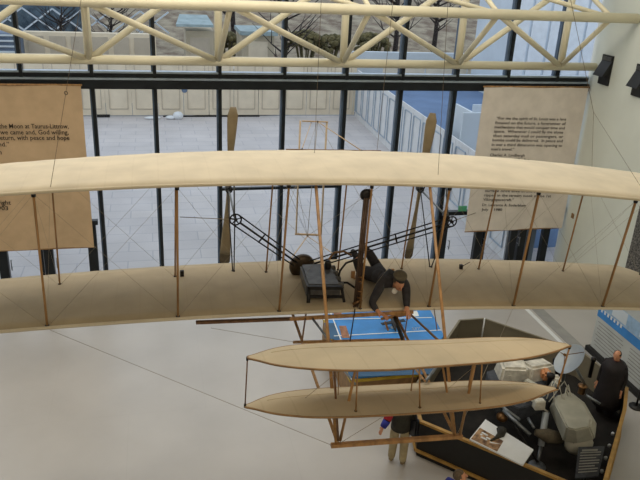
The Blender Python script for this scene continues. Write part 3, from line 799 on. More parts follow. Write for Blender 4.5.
def figure(J, face, up, mats, label, name='person', cat='person', long_coat=None, bulk=1, hair=True, bald=False, legs=True, group=None):
    """J: joint dict in world space; face/up: head facing and up vectors"""
    loc = J['pel'].copy(); loc.z = min(J['anL'].z, J['anR'].z)-.08
    t = thing(name, label, cat, loc)
    f = V(face).normalized(); u = V(up); u = (u-f*u.dot(f)).normalized(); r = f.cross(u)
    RB_ = {'pel': (.135, .1), 'bel': (.12, .09), 'che': (.15, .105), 'nek': (.055, .055), 'hed': (.06, .07),
           'shL': .062, 'elL': .043, 'wrL': .029, 'paL': (.036, .02), 'shR': .062, 'elR': .043, 'wrR': .029, 'paR': (.036, .02),
           'hiL': .088, 'knL': .058, 'anL': .04, 'toL': .036, 'hiR': .088, 'knR': .058, 'anR': .04, 'toR': .036}
    JJ = dict(J); E2 = list(EB)
    for s_ in 'LR':
        w, p = J['wr'+s_], J['pa'+s_]; d = (p-w).normalized(); bend = J.get('bend'+s_, V((0, 0, -1)))
        side = d.cross(bend).normalized(); 
        for k, (o_, L_) in enumerate(((-.033, .062), (-.011, .074), (.011, .070), (.031, .055))):
            a = p+side*o_+d*.035; b = a+(d*.8+bend*.35).normalized()*L_*.5; c = b+(d*.35+bend*.9).normalized()*L_*.5
            for nm, q, rr in (('k', a, .0095), ('m', b, .009), ('t', c, .0075)): JJ['f%s%d%s' % (s_, k, nm)] = q; RB_['f%s%d%s' % (s_, k, nm)] = rr
            E2 += [('pa'+s_, 'f%s%dk' % (s_, k)), ('f%s%dk' % (s_, k), 'f%s%dm' % (s_, k)), ('f%s%dm' % (s_, k), 'f%s%dt' % (s_, k))]
        a = w+(p-w)*.5+side*-.045; b = a+(d*.7+bend*.5-side*.4).normalized()*.045
        JJ['th'+s_] = a; JJ['tt'+s_] = b; RB_['th'+s_] = .013; RB_['tt'+s_] = .010
        E2 += [('wr'+s_, 'th'+s_), ('th'+s_, 'tt'+s_)]
    me = chain_mesh(JJ, E2, RB_, 'pel')
    bm = bmesh.new(); bm.from_mesh(me)
    # head with face features, fused into the body mesh
    mb = MB(); mb.bm.free(); mb.bm = bm
    rot = Matrix((r, f, u)).transposed(); c = J['hed']
    mb.sphere(c, .1, (.76, .95, 1.15), 20, rot); mb.sphere(c+f*.03-u*.055, .06, (.85, .95, .9), 12, rot)
    mb.path([c+f*.092+u*.02, c+f*.112-u*.012, c+f*.118-u*.028, c+f*.095-u*.036], .01, 8, [.007, .011, .014, .01])
    for k in (-1, 1):
        mb.sphere(c+r*k*.078-u*.005, .03, (.3, .6, 1), 8, rot)
        mb.sphere(c+f*.092+r*k*.03+u*.006, .011, (1, .6, .6), 8, rot)
    mb.sphere(c+f*.088-u*.062, .022, (1.1, .5, .3), 8, rot)
    bm.to_mesh(me); bm.free()
    body = obj_from(me, 'body', mats.get('skin', 'skin'), t)
    e = MB()
    for k in (-1, 1): e.sphere(c+f*.098+r*k*.03+u*.006, .0065, (1, .6, 1), 8, rot)
    e.build('eyes', 'black', t)
    RJ = {'pel': (.15, .115), 'bel': (.145, .11), 'che': (.168, .125), 'nek': (.068, .065),
          'shL': .082, 'elL': .06, 'wrL': .044, 'shR': .082, 'elR': .06, 'wrR': .044}
    for q in ('pel', 'bel', 'che'): RJ[q] = (RJ[q][0]*bulk, RJ[q][1]*bulk)
    j = chain_mesh(J, EB, RJ, 'pel'); obj_from(j, 'jacket', mats['top'], t)
    if legs:
        RTR = {'bel': (.14, .105), 'pel': (.15, .12), 'hiL': .112, 'knL': .092, 'anL': .075, 'hiR': .112, 'knR': .092, 'anR': .075}
        tm = chain_mesh(J, EB, RTR, 'pel'); obj_from(tm, 'trousers', mats['legs'], t)
        for s_ in 'LR':
            a, b = J['an'+s_], J['to'+s_]; d = (b-a)
            mb = MB(); mb.path([a-d*.25+V((0, 0, -.0)), a+d*.1, a+d*.7, b+d*.1], .05, 10, [.035, .052, .047, .03]); mb.build('shoe', mats.get('shoe', 'shoe_black'), t)
    if hair:
        mb = MB(); mb.sphere(c-f*.012+u*.028, .1, (.82, .98, 1.02) if not bald else (.8, .9, .8), 18, rot)
        # trim to the scalp: drop faces in front of the face
        bmesh.ops.delete(mb.bm, geom=[v for v in mb.bm.verts if (v.co-c).dot(f) > .045 and (v.co-c).dot(u) < .065 or (v.co-c).dot(u) < -.05 or (bald and (v.co-c).dot(u) > .07)], context='VERTS')
        mb.build('hair', mats.get('hair', 'hair'), t)
    return t, rot
# pilot: lies prone on the lower wing, head towards us
zw = ev(f_lle, 3.2)+.1
HD = at(398.8, 283, y=8.80); sL = at(381, 285, y=8.95); sR = at(406, 284, y=8.93)
J = dict(hed=HD, nek=at(395.5, 285, y=8.93), che=V(((sL.x+sR.x)/2-.03, 9.1, zw+.24)),
    bel=at(382.5, 279, z=zw+.22), pel=at(374.5, 273.5, z=zw+.2),
    shL=sL, elL=at(371.5, 303, y=8.72), wrL=at(377.5, 311.5, y=8.58), paL=at(383.5, 315.0, y=8.50),
    shR=sR, elR=at(406.5, 300, y=8.72), wrR=at(407, 308, y=8.58), paR=at(408, 312.5, y=8.52),
    hiL=at(367.5, 273.5, z=zw+.15), hiR=at(379, 271.5, z=zw+.15),
    knL=at(360, 269, z=zw+.09), knR=at(376.5, 266, z=zw+.1),
    anL=at(356, 256, z=zw+.36), anR=at(367.5, 250, z=zw+.42), toL=at(352.5, 250.5, z=zw+.42), toR=at(363, 246, z=zw+.46))
pil, rot = figure(J, (.08, -.93, -.42), (0, -.1, 1), dict(top='suit', legs='suit', shoe='suit'), 'mannequin pilot in dark suit and flat cap lying prone on the lower wing', 'pilot_mannequin', 'mannequin', bulk=1.15, hair=True)
pil.location.z = pil.location.z
c = J['hed']; u = rot @ V((0, 0, 1)); f = rot @ V((0, 1, 0))
mb = MB(); mb.lathe(c+u*.085-f*.02, [(.08, -.01), (.084, .02), (.084, .035)], u, 20); mb.build('cap_band', 'cap_band', pil)
mb = MB(); mb.lathe(c+u*.112-f*.03, [(.085, 0), (.106, .018), (.102, .04), (.055, .055)], u, 20); 
cap = mb.build('cap', 'cap', pil)
mb = MB(); mb.sphere(c+u*.09+f*.06, .05, (1, .6, .12), 12, rot); mb.build('cap_peak', 'cap_band', pil)
mb = MB(); q = at(394.6, 291, y=8.84); mb.sphere(q, .055, (.9, .5, .9), 12); mb.build('collar', 'collar', pil)
mb = MB(); mb.path([J['shL']+V((0, 0, .06)), J['che']+V((0, .0, .09)), J['shR']+V((0, .05, .05))], .05, 8); mb.build('jacket_yoke', 'suit_grey', pil)

# ------------------------------------------------------------------ blue display table
KT = .9
kp = [(3.84, 14.75), (3.80, 12.0), (5.3, 12.0), (6.45, 13.35), (6.60, 14.75)]
ks = thing('display_table', 'large low display table with bright blue top under the biplane', 'display table', (5, 13.4, 0))
MB().prism([(x, y, .1) for x, y in kp], (0, 0, KT-.16)).build('table_base', 'wood_tan', ks)
MB().prism([(x, y, KT-.06) for x, y in kp], (0, 0, .06)).build('table_top', 'blue', ks)
mb = MB()
for a, b in zip(kp, kp[1:]+kp[:1]): mb.bar((*a, KT-.1), (*b, KT-.1), .05, .07)
mb.build('table_edge', 'yellow', ks)
mb = MB()
for v0, v1 in (((323, 319.5), (432, 317.5)), ((334, 336), (441, 330))):
    mb.bar(at(*v0, z=KT+.005), at(*v1, z=KT+.005), .03, .006)
mb.bar(at(330, 311, z=KT+.004), at(341, 340, z=KT+.004), .03, .006)
mb.build('panel_line', 'white', ks)
mb = MB(); q = [at(339, 326, z=KT+.003), at(346, 326, z=KT+.003), at(350, 338, z=KT+.003), at(342, 338, z=KT+.003)]
mb.prism(q, (0, 0, .006)); q = [at(333, 312, z=KT+.003), at(341, 312, z=KT+.003), at(342, 315, z=KT+.003), at(334, 315, z=KT+.003)]; mb.prism(q, (0, 0, .006)); mb.build('picture_inset', 'brown', ks)
mb = MB(); q = [at(324, 323, z=KT+.003), at(336, 323, z=KT+.003), at(340, 339, z=KT+.003), at(330, 339, z=KT+.003)]; mb.prism(q, (0, 0, .003)); mb.build('dark_inset', 'blue_dark', ks)
mb = MB(); q = [at(346, 360, z=KT+.003), at(436, 357, z=KT+.003), at(434, 374, z=KT+.003), at(349, 377, z=KT+.003)]; mb.prism(q, (0, 0, .003)); mb.build('dark_inset', 'blue_dark', ks)
mb = MB()
q = [at(411, 311.5, z=KT+.003), at(417, 311, z=KT+.003), at(419, 316, z=KT+.003), at(413, 317, z=KT+.003)]; mb.prism(q, (0, 0, .006)); mb.build('white_emblem', 'white', ks)
text_flat = text_mesh('KEY', at(412, 330, z=KT+.01), at(420, 329.5, z=KT+.01), .1, 'table_lettering', ks, 'white')
# small dark aircraft model standing on the table
m0 = at(393, 327, z=KT+.02)
am = thing('model_aircraft', 'small dark aircraft model on the blue display table', 'model', (m0.x, m0.y, KT))
MB().path([m0+V(v) for v in ((-.05, -.32, .08), (0, 0, .1), (.05, .34, .09))], .05, 10, [.02, .055, .012]).build('fuselage', 'black', am)
MB().box(m0+V((0, .02, .12)), (.62, .1, .02), Matrix.Rotation(.15, 3, 'Z')).build('model_wing', 'black', am)
MB().box(m0+V((.05, .3, .1)), (.25, .06, .015)).build('tailplane', 'black', am)
MB().tube((m0.x, m0.y, KT), m0+V((0, 0, .1)), .012).lathe((m0.x, m0.y, KT), [(.06, 0), (.06, .012)]).build('model_stand', 'white', am)

# ------------------------------------------------------------------ lander enclosure
ep = [(4.78, 10.42), (6.9, 8.2), (7.3, 8.15), (9.08, 10.1), (9.62, 10.8), (9.46, 12.3), (7.84, 14.1), (7.18, 14.1), (5.0, 11.45)]
en = thing('display_enclosure', 'dark many-sided display platform with brass rails around the space lander', 'enclosure', (7.2, 11.1, 0))
MB().prism([(x, y, 0) for x, y in ep], (0, 0, .14)).build('platform', 'carpet', en)
cx_, cy_ = 7.2, 11.1
for i, (a, b) in enumerate(zip(ep, ep[1:]+ep[:1])):
    back = i in (4, 5, 6, 7)
    MB().bar((*a, .46), (*b, .46), .03, .64 if not back else .66).build('barrier_panel', 'panel_taupe' if back else 'black', en)
    MB().bar((*a, .82), (*b, .82), .07 if not back else .05, .05).build('top_rail', 'brass' if not back else 'panel_taupe', en)
    if not back: MB().bar((a[0]+(a[0]-cx_)*.012, a[1]+(a[1]-cy_)*.012, .15), (b[0]+(b[0]-cx_)*.012, b[1]+(b[1]-cy_)*.012, .15), .07, .05).build('bottom_rail', 'brass', en)
mb = MB(); mb.tube((7.84, 14.07, .15), (7.84, 14.07, .86), .02).build('corner_post', 'white', en)
for k in range(6):
    t = (k+.5)/6; a, b = V((9.08, 10.1, .3)), V((7.3, 8.15, .3)); p = a+(b-a)*t+V((-.08, .06, .0))
    mb = MB(); mb.lathe(p, [(.03, 0), (.035, .05), (.02, .07)], (0, 0, 1), 10).build('small_lamp', 'white', en)

# graphic panels on the rail
gp = [at(485.5, 419.3, z=.95), at(469.5, 439, z=.88), at(523, 465, z=.88), at(533.5, 449.5, z=.95)]
g = thing('graphic_panel', 'white tilted graphic panel with an orange-brown ground picture, inside the lander enclosure', 'panel', (gp[1].x+.4, gp[1].y, 0))
MB().prism(gp, (0, 0, -.03)).build('panel_board', 'white', g)
def bil(q, a, b): return (q[0]*(1-a)+q[3]*a)*(1-b)+(q[1]*(1-a)+q[2]*a)*b
MB().prism([bil(gp, .02, .42)+V((0, 0, .003)), bil(gp, .02, .97)+V((0, 0, .003)), bil(gp, .52, .97)+V((0, 0, .003)), bil(gp, .5, .42)+V((0, 0, .003))], (0, 0, .004)).build('ground_picture', 'ground_print', g)
MB().path([bil(gp, .36, .04)+V((0, 0, .012)), bil(gp, .4, .25)+V((0, 0, .012)), bil(gp, .36, .5)+V((0, 0, .012)), bil(gp, .32, .7)+V((0, 0, .012))], .02, 8, [.1, .07, .03, .02]).build('lander_picture', 'jacket', g)
mb = MB()
for k in range(9): mb.sphere(bil(gp, .12+.04*(k % 5), .55+.09*(k//3))+V((0, 0, .008)), .028, (1, 1, .3), 8)
mb.build('rock_picture', 'white', g)
MB().tube((*bil(gp, .4, .8).xy, .14), bil(gp, .4, .8)-V((0, 0, .03)), .03).tube((*bil(gp, .7, .3).xy, .14), bil(gp, .7, .3)-V((0, 0, .03)), .03).build('panel_leg', 'iron', g)
cp = [at(578.5, 447, z=.8), at(575, 478, z=.55), at(598.5, 476, z=.55), at(605, 446, z=.8)]
g = thing('caption_panel', 'small black caption board with rows of grey text, near corner of the enclosure', 'sign', (cp[1].x+.2, cp[1].y, 0))
MB().prism(cp, (0, 0, -.03)).build('caption_board', 'suit_grey', g)
mb = MB()
for k in range(9):
    b_ = .1+k*.09; l_ = .1 if k else .15
    h = .03 if k else .06
    mb.prism([bil(cp, l_, b_)+V((0, 0, .004)), bil(cp, l_, b_+h)+V((0, 0, .004)), bil(cp, .9 if k % 3 else .75, b_+h)+V((0, 0, .004)), bil(cp, .9 if k % 3 else .75, b_)+V((0, 0, .004))], (0, 0, .003))
mb.build('caption_rows', 'text_grey', g)
MB().tube((*bil(cp, .5, .5).xy, .14), bil(cp, .5, .5)-V((0, 0, .03)), .03).build('panel_leg', 'iron', g)

# ------------------------------------------------------------------ space lander
LC = V((7.1, 10.9, 0))
ln = thing('space_lander', 'grey unmanned space lander with dish antenna and white wrapped covers inside the enclosure', 'spacecraft', LC)
hexp = [(LC.x+.78*math.cos(a), LC.y+.78*math.sin(a), .75) for a in [math.radians(15+60*k+(12 if k % 2 else -12)) for k in range(6)]]
MB().prism(hexp, (0, 0, .3)).build('lander_body', 'suit_grey', ln, bevel=.02)
# big faceted cover (lower right)
def cover(c, sx, sy_, h, rotz, m, nm, top=.55, sh=0):
    mb = MB(); R3 = Matrix.Rotation(rotz, 3, 'Z'); ring = []
    for z, k, o_ in ((0, 1, 0), (h*.55, .98, sh*.3), (h, top, sh)):
        ring.append([mb.bm.verts.new(V(c)+R3 @ V((math.cos(a)*sx*k+o_, math.sin(a)*sy_*k, z))) for a in [math.radians(22.5+45*q) for q in range(8)]])
    for a, b in zip(ring, ring[1:]):
        for i in range(8): mb._face((a[i], a[(i+1) % 8], b[(i+1) % 8], b[i]))
    mb._face(ring[0][::-1]); mb._face(ring[-1]); return mb.build(nm, m, ln, bevel=.02)
c1 = at(572, 425, z=.95)
bo = [at(u, v, z=.8) for u, v in ((549, 408), (552.5, 398), (572, 393), (585, 403), (597, 424), (595, 440), (577, 444), (563, 442))]
tp = [at(u, v, z=1.35) for u, v in ((555, 404), (556, 396), (570, 391.5), (579, 399), (591.5, 419), (590, 427), (576, 430), (567, 428))]
mb = MB(); a_ = [mb.bm.verts.new(p) for p in bo]; b_ = [mb.bm.verts.new(p) for p in tp]
for i in range(8): mb._face((a_[i], a_[(i+1) % 8], b_[(i+1) % 8], b_[i]))
mb._face(a_[::-1]); mb._face(b_); mb.build('generator_cover', 'cover', ln, bevel=.03)
c3 = at(579, 443, z=.6); MB().sphere((c3.x, c3.y, .58), .27, (1.1, .7, .8), 18).build('rounded_tank', 'cover', ln)
MB().torus((c3.x+.0, c3.y-.02, .74), .2, .022, (.2, -1, .5), 22, 6).build('ring_handle', 'iron', ln)
# white wrapped boxes at the back
for u, v, z, sz, m in ((512, 371, 1.15, (.66, .55, .42), 'foil'), (506, 380, 1.0, (.2, .3, .5), 'foil'), (537, 372, 1.1, (.72, .5, .44), 'foil'), (546, 374, 1.25, (.22, .3, .2), 'orange'), (556, 379, 1.2, (.22, .2, .18), 'foil'), (535, 396, 1.0, (.42, .35, .35), 'foil')):
    q = at(u, v, z=z); mb = MB(); mb.box(q, sz, Matrix.Rotation(random.uniform(-.4, .4), 3, 'Z') @ Matrix.Rotation(random.uniform(-.2, .2), 3, 'X'), .8); mb.build('wrapped_box', m, ln, bevel=.05)
# dish antenna on a mast
dc = at(571, 361, z=2.05); dv_ = (dc-CP).normalized(); dax = (-.62*dv_-.56*(Rt-dv_*Rt.dot(dv_)).normalized()+.58*(Up-dv_*Up.dot(dv_)).normalized()).normalized()
mast0 = at(585, 385, z=1.1)
MB().tube(mast0, dc-dax*.1, .03).build('antenna_mast', 'steel', ln)
prof = [(.02, 0), (.12, .012), (.24, .045), (.335, .095), (.345, .10), (.335, .085), (.24, .03), (.12, -.005), (.02, -.015)]
MB().lathe(dc-dax*.03, prof, dax, 32, cap=True).build('antenna_dish', 'dish', ln)
mb = MB(); f_ = dc+dax*.2; mb.lathe(f_, [(.02, -.03), (.03, 0), (.02, .03)], dax, 10)
for k in range(3):
    t = 2*math.pi*k/3; x_ = dax.orthogonal().normalized(); y_ = dax.cross(x_); mb.tube(f_, dc+(x_*math.cos(t)+y_*math.sin(t))*.33+dax*.06, .008, 6)
mb.build('dish_feed', 'copper', ln)
# instruments: camera cylinders, small antennas
for u, v, z, r, h, m in ((548, 390, 1.05, .06, .5, 'iron'), (562, 381, 1.05, .05, .42, 'steel'), (553, 366, 1.2, .025, .45, 'iron'), (557, 372, 1.2, .03, .3, 'iron'), (590, 375, 1.0, .04, .5, 'iron'), (582, 389, 1.05, .07, .2, 'copper')):
    q = at(u, v, z=z); MB().lathe((q.x, q.y, .95), [(r, 0), (r, h*.8), (r*1.4, h*.82), (r*1.4, h*.95), (r*.6, h)], (0, 0, 1), 12).build('instrument_post', m, ln)
mb = MB(); q = at(560, 386, z=1.5)
for k in range(7):
    t = k*.9; mb.path([q+V((.3*math.cos(t), .3*math.sin(t), -.25)), q+V((.15*math.cos(t+.5), .15*math.sin(t+.5), .05)), q+V((.22*math.cos(t+1.2), .22*math.sin(t+1.2), -.3))], .012, 6)
mb.build('hose_bundle', 'foil', ln)
q = at(500, 420, z=.9)
MB().sphere(at(502, 417, z=.75), .12, (1, 1, .8), 10).build('gold_valve_cluster', 'copper', ln)
for k, (u, v, z, sx, sy_, sz, m, nm) in enumerate(((487, 400, .95, .35, .3, .16, 'suit_grey', 'equipment_box'), (470, 398, .9, .3, .22, .14, 'flywheel', 'equipment_box'), (520, 397, 1.1, .22, .25, .22, 'dish', 'equipment_box'), (539, 404, 1.15, .16, .22, .2, 'foil', 'equipment_box'), (531, 384, 1.2, .3, .14, .1, 'cover', 'equipment_box'), (552, 384, 1.15, .2, .16, .14, 'dish', 'equipment_box'))):
    q = at(u, v, z=z); MB().box(q, (sx, sy_, sz), Matrix.Rotation(.5*k, 3, 'Z'), .9).build(nm, m, ln, bevel=.015)
for u0, v0, z0, u1, v1, z1, rr in ((540, 398, 1.2, 556, 380, 1.2, .02), (520, 392, 1.2, 548, 412, 1.0, .018), (508, 404, 1.0, 526, 392, 1.2, .014), (560, 388, 1.3, 548, 372, 1.35, .016), (470, 390, 1.0, 500, 404, .95, .02), (586, 395, 1.0, 600, 404, .9, .03)):
    MB().tube(at(u0, v0, z=z0), at(u1, v1, z=z1), rr, 8).build('support_tube', 'foil' if rr < .02 else 'steel', ln)
# shock-absorber leg in front, and struts to the footpad
def leg(top, mid, foot):
    o = MB().tube(top, mid, .065, 14).build('landing_leg', 'dish', ln)
    MB().tube(mid, foot+V((0, 0, .04)), .035, 10).lathe(foot, [(.05, .05), (.16, .02), (.17, 0)], (0, 0, 1), 18).build('footpad', 'steel', o)
    for k in (-1, 1): MB().tube(foot+V((0, 0, .08)), V((LC.x+(foot.x-LC.x)*.4+k*.4, LC.y+(foot.y-LC.y)*.4, .78)), .022, 8).build('leg_strut', 'iron', o)
leg(at(546, 412, z=1.0), at(541, 446, z=.45), V((*at(537, 466, z=.14).xy, .14)))
leg(LC+V((.6, .5, .9)), LC+V((1.1, .9, .5)), LC+V((1.35, 1.15, .14)))
leg(LC+V((-.6, .4, .9)), LC+V((-1.1, .75, .5)), LC+V((-1.3, .9, .14)))
# sampling boom
MB().tube(at(503, 410, z=.95), at(530, 435, z=.75), .04, 10).tube(at(496, 402, z=1), at(520, 420, z=.9), .03, 8).tube(at(528, 418, z=.9), at(534, 428, z=.85), .03, 8).build('sampling_boom', 'steel', ln)
MB().path([at(535, 432, z=.75), at(548, 436, z=.7), at(560, 438, z=.6)], .09, 12, [.06, .14, .12]).build('lower_hose', 'cap', ln)

# ------------------------------------------------------------------ tall information board
ib = thing('information_board', 'grey and blue free-standing information board near the right wall', 'display board', (10.65, 12.4, 0))
IY0, IY1, IZ = 13.55, 10.6, 1.9
MB().box((10.68, (IY0+IY1)/2, IZ/2+.05), (.06, IY0-IY1, IZ-.1)).build('board_panel', 'grey_panel', ib)
MB().box((10.62, (IY0+IY1)/2, .07), (.16, IY0-IY1+.1, .14)).build('board_plinth', 'black', ib)
XB = 10.645
def onb(u, v): p = at(u, v, x=XB); p.x = XB; return p
def stripe(uv, m, nm): MB().prism([onb(*q) for q in uv], (-.006, 0, 0)).build(nm, m, ib)
b0, b1 = onb(603.5, 314), onb(640, 345)
za, zb2 = (b0.z+b1.z)/2+.09, (b0.z+b1.z)/2-.14
MB().box((XB, (IY0+IY1)/2, (za+zb2)/2), (.008, IY0-IY1-.02, za-zb2)).build('blue_band', 'blue', ib)
MB().box((XB, (IY0+IY1)/2, za+.2), (.006, IY0-IY1-.02, .36)).build('pale_band', mat('pale_blue', s(150, 180, 210), .5), ib)
mb = MB()
for k in range(7): mb.box((XB-.006, 13.4-.13*k, za-.02), (.006, .06, .09))
mb.build('board_lettering', 'white', ib)
mb = MB()
for k in range(8): mb.box((XB-.002, 12.95-(k % 2)*.05, zb2-.12-.09*k), (.004, 1.0, .018)); mb.box((XB-.002, 11.7, zb2-.12-.09*k), (.004, .9, .018))
mb.build('text_rows', 'text_grey', ib)
for y_ in (12.75, 11.7): MB().box((XB-.004, y_, za+.22), (.006, .55, .3)).build('picture_panel', 'pale', ib)

# stanchion at the right edge
p = at(636, 407, z=0)
st = thing('barrier_stanchion', 'black round-based barrier post at the right edge beside the information board', 'stanchion', (p.x, p.y, 0))
MB().lathe((p.x, p.y, 0), [(.16, 0), (.16, .025), (.05, .05)]).build('stanchion_base', 'black', st)
MB().tube((p.x, p.y, .04), (p.x, p.y, .95), .022).lathe((p.x, p.y, .95), [(.03, 0), (.035, .03), (.01, .05)]).build('stanchion_post', 'black', st)
MB().path([V((p.x, p.y, .88)), V(((p.x+10.6)/2, p.y+.2, .78)), V((10.62, p.y+.45, .86))], .02).build('barrier_rope', 'brass', st)

# ------------------------------------------------------------------ visitors
def standing(base, ang, hgt=1.75, lean=0, armL=None, armR=None, head_dz=0):
    """standing skeleton facing direction ang (radians, 0 = +x)"""
    k = hgt/1.75; f = V((math.cos(ang), math.sin(ang), 0)); l = V((-f.y, f.x, 0)); b = V(base)
    P = lambda a, c_, z: b+f*a*k+l*c_*k+V((0, 0, z*k))
    J = dict(pel=P(0, 0, .95), bel=P(.01+lean*.3, 0, 1.12), che=P(lean*.7, 0, 1.34), nek=P(lean, 0, 1.5), hed=P(.03+lean*1.3, 0, 1.63),
      shL=P(lean*.9, .19, 1.40), elL=P(-.04+lean, .25, 1.12), wrL=P(.06+lean, .25, .88), paL=P(.08+lean, .25, .81),
      shR=P(lean*.9, -.19, 1.40), elR=P(-.04+lean, -.25, 1.12), wrR=P(.06+lean, -.25, .88), paR=P(.08+lean, -.25, .81),
      hiL=P(0, .1, .9), knL=P(.03, .11, .5), anL=P(-.02, .12, .09), toL=P(.14, .14, .045), hiR=P(0, -.1, .9), knR=P(.02, -.11, .5), anR=P(-.06, -.12, .09), toR=P(.1, -.14, .045))
    for nm, v in (armL or {}).items(): J[nm] = P(*v)
    for nm, v in (armR or {}).items(): J[nm] = P(*v)
    return J, f, l
# man in black coat by the information board
hp = at(619.5, 354.5, z=1.66)
J, f, l = standing((hp.x-.02, hp.y+.02, 0), math.radians(215), 1.76)
mn, rot = figure(J, f+V((0, 0, -.35)), (0, 0, 1), dict(top='coat', legs='coat', hair='hair_dark'), 'balding person in a long black coat with maroon collar beside the information board', bald=True)
mb = MB(); 
mb.lathe((J['pel'].x, J['pel'].y, 0), [(.30, .42), (.30, .55), (.27, .8), (.235, 1.0), (.235, 1.2), (.26, 1.36), (.20, 1.46), (.1, 1.52)], (0, 0, 1), 22); mb.build('long_coat', 'coat', mn)
mb = MB(); mb.lathe((J['nek'].x, J['nek'].y, J['nek'].z-.04), [(.15, -.05), (.12, 0), (.085, .06)], (0, 0, 1), 16, cap=False); mb.build('coat_collar', 'maroon', mn)
# visitor in khaki trousers with a bag
J, f, l = standing((4.32, 10.28, 0), math.radians(62), 1.66, .05)
J['elL'] = at(387, 420.5, y=10.22); J['wrL'] = at(383, 427, y=10.2); J['paL'] = at(381.5, 430, y=10.19)
kp_, rot = figure(J, f+V((0, 0, -.3)), (0, 0, 1), dict(top='jacket', legs='khaki', hair='hair_dark', shoe='shoe'), 'person in khaki trousers and dark jacket with red and blue sleeve beside the enclosure')
mb = MB(); mb.lathe((J['pel'].x, J['pel'].y, .84), [(.19, 0), (.185, .12), (.18, .3), (.2, .42)], (0, 0, 1), 20); mb.build('jacket_hem', 'jacket', kp_)
mb = MB(); a, b, c_ = J['shL'], J['elL'], J['wrL']; mb.path([a, a+(b-a)*.5, b], .09, 10, [.09, .085, .075]); mb.build('red_sleeve', 'red', kp_)
mb = MB(); mb.path([b, b+(c_-b)*.5, c_], .09, 10, [.075, .07, .06]); mb.build('blue_sleeve', 'royal', kp_)
bp = V((4.52, 10.18, 0)); bg = thing('shoulder_bag', 'black shoulder bag carried by the person in khaki trousers', 'bag', bp+V((0, 0, .72)))
MB().box(bp+V((0, 0, .93)), (.13, .3, .4), Matrix.Rotation(.5, 3, 'Z'), .85).build('bag_body', 'bag', bg, bevel=.03)
MB().path([bp+V((.03, -.1, 1.1)), bp+V((-.06, -.05, 1.38)), bp+V((-.06, .05, 1.38)), bp+V((.03, .1, 1.1))], .012).build('bag_strap', 'bag', bg)
MB().box(bp+V((.05, -.08, .93)), (.02, .05, .34), Matrix.Rotation(.5, 3, 'Z')).build('bag_stripe', 'steel', bg)
# visitor at the bottom edge, only head and shoulders in view
hp = at(461, 475, z=1.6)
J, f, l = standing((hp.x-.05, hp.y-.02, 0), math.radians(20), 1.7)
figure(J, f+V((0, -.5, .25)), (0, 0, 1), dict(top='royal', legs='jacket', hair='hair'), 'person with short brown hair and royal blue jacket at the bottom edge')

# ------------------------------------------------------------------ outside: terrace, hoardings, buildings, bank
struct('terrace', MB().box((-1, 29.5, -.1), (46, 21.9, .2)), 'terrace')
FY = 40.3
hb = thing('back_hoarding', 'long row of tall beige panelled hoarding boards across the back of the terrace', 'fence', (-2, FY, 0))
x = -14.0; w = 1.42
while x < 11.6:
    x2 = min(x+w, 11.7)
    p = MB().box(((x+x2)/2, FY, 1.75), (x2-x-.03, .06, 3.3)).build('hoarding_board', 'hoard', hb)
    mb = MB()
    a0, a1, z0, z1 = x+.22, x2-.22, .45, 3.1
    if a1 > a0:
        for q in (((a0, z0), (a1, z0)), ((a1, z0), (a1, z1)), ((a1, z1), (a0, z1)), ((a0, z1), (a0, z0))): mb.bar((q[0][0], FY-.04, q[0][1]), (q[1][0], FY-.04, q[1][1]), .04, .05)
        mb.build('board_moulding', 'hoard_trim', p)
    x += w
mb = MB(); mb.box((-5.6, FY-.1, .08), (2.3, .1, .14)).box((-2.9, FY-.1, .08), (.9, .1, .14)).box((3.2, FY-.05, .04), (5.5, .08, .07)); mb.build('base_gap', 'black', hb)
mb = MB(); p = at(184.5, 90, y=FY-.08); mb.lathe(p, [(.16, 0), (.16, .04)], (0, 1, 0), 16); mb.build('round_notice', 'louvre', hb)
mb = MB(); p = at(178, 114, y=FY-.6); mb.sphere((p.x, p.y, .2), .3, (1, .8, .8), 10); mb.sphere((p.x-.4, p.y, .1), .22, (1.4, .8, .5), 10).sphere((p.x-1.4, p.y, .08), .2, (2.4, .8, .4), 10)
tag(mb.build('snow_heap', 'white', bevel=0), 'small white heap of snow at the foot of the back hoarding', 'snow')
sd = thing('side_hoarding', 'pale blue-white panelled hoarding boards running back along the right side of the terrace', 'fence', (11.7, 30, 0))
y = 19.2
while y < FY-.3:
    y2 = min(y+1.3, FY); xx = lambda q: 11.05+.7*(q-19)/21
    hz3 = 2.75
    p = MB().bar((xx(y), y, hz3/2), (xx(y2-.04), y2-.04, hz3/2), .06, hz3).build('hoarding_board', 'hoard_blue', sd)
    mb = MB(); 
    for z_ in (.35, hz3-.25): mb.bar((xx(y)-.04, y+.2, z_), (xx(y)-.02, y2-.22, z_), .03, .05)
    for q in (y+.2, y2-.22): mb.bar((xx(y)-.04, q, .35), (xx(y)-.04, q, hz3-.25), .05, .03)
    mb.build('board_moulding', 'silver', p)
    y += 1.3
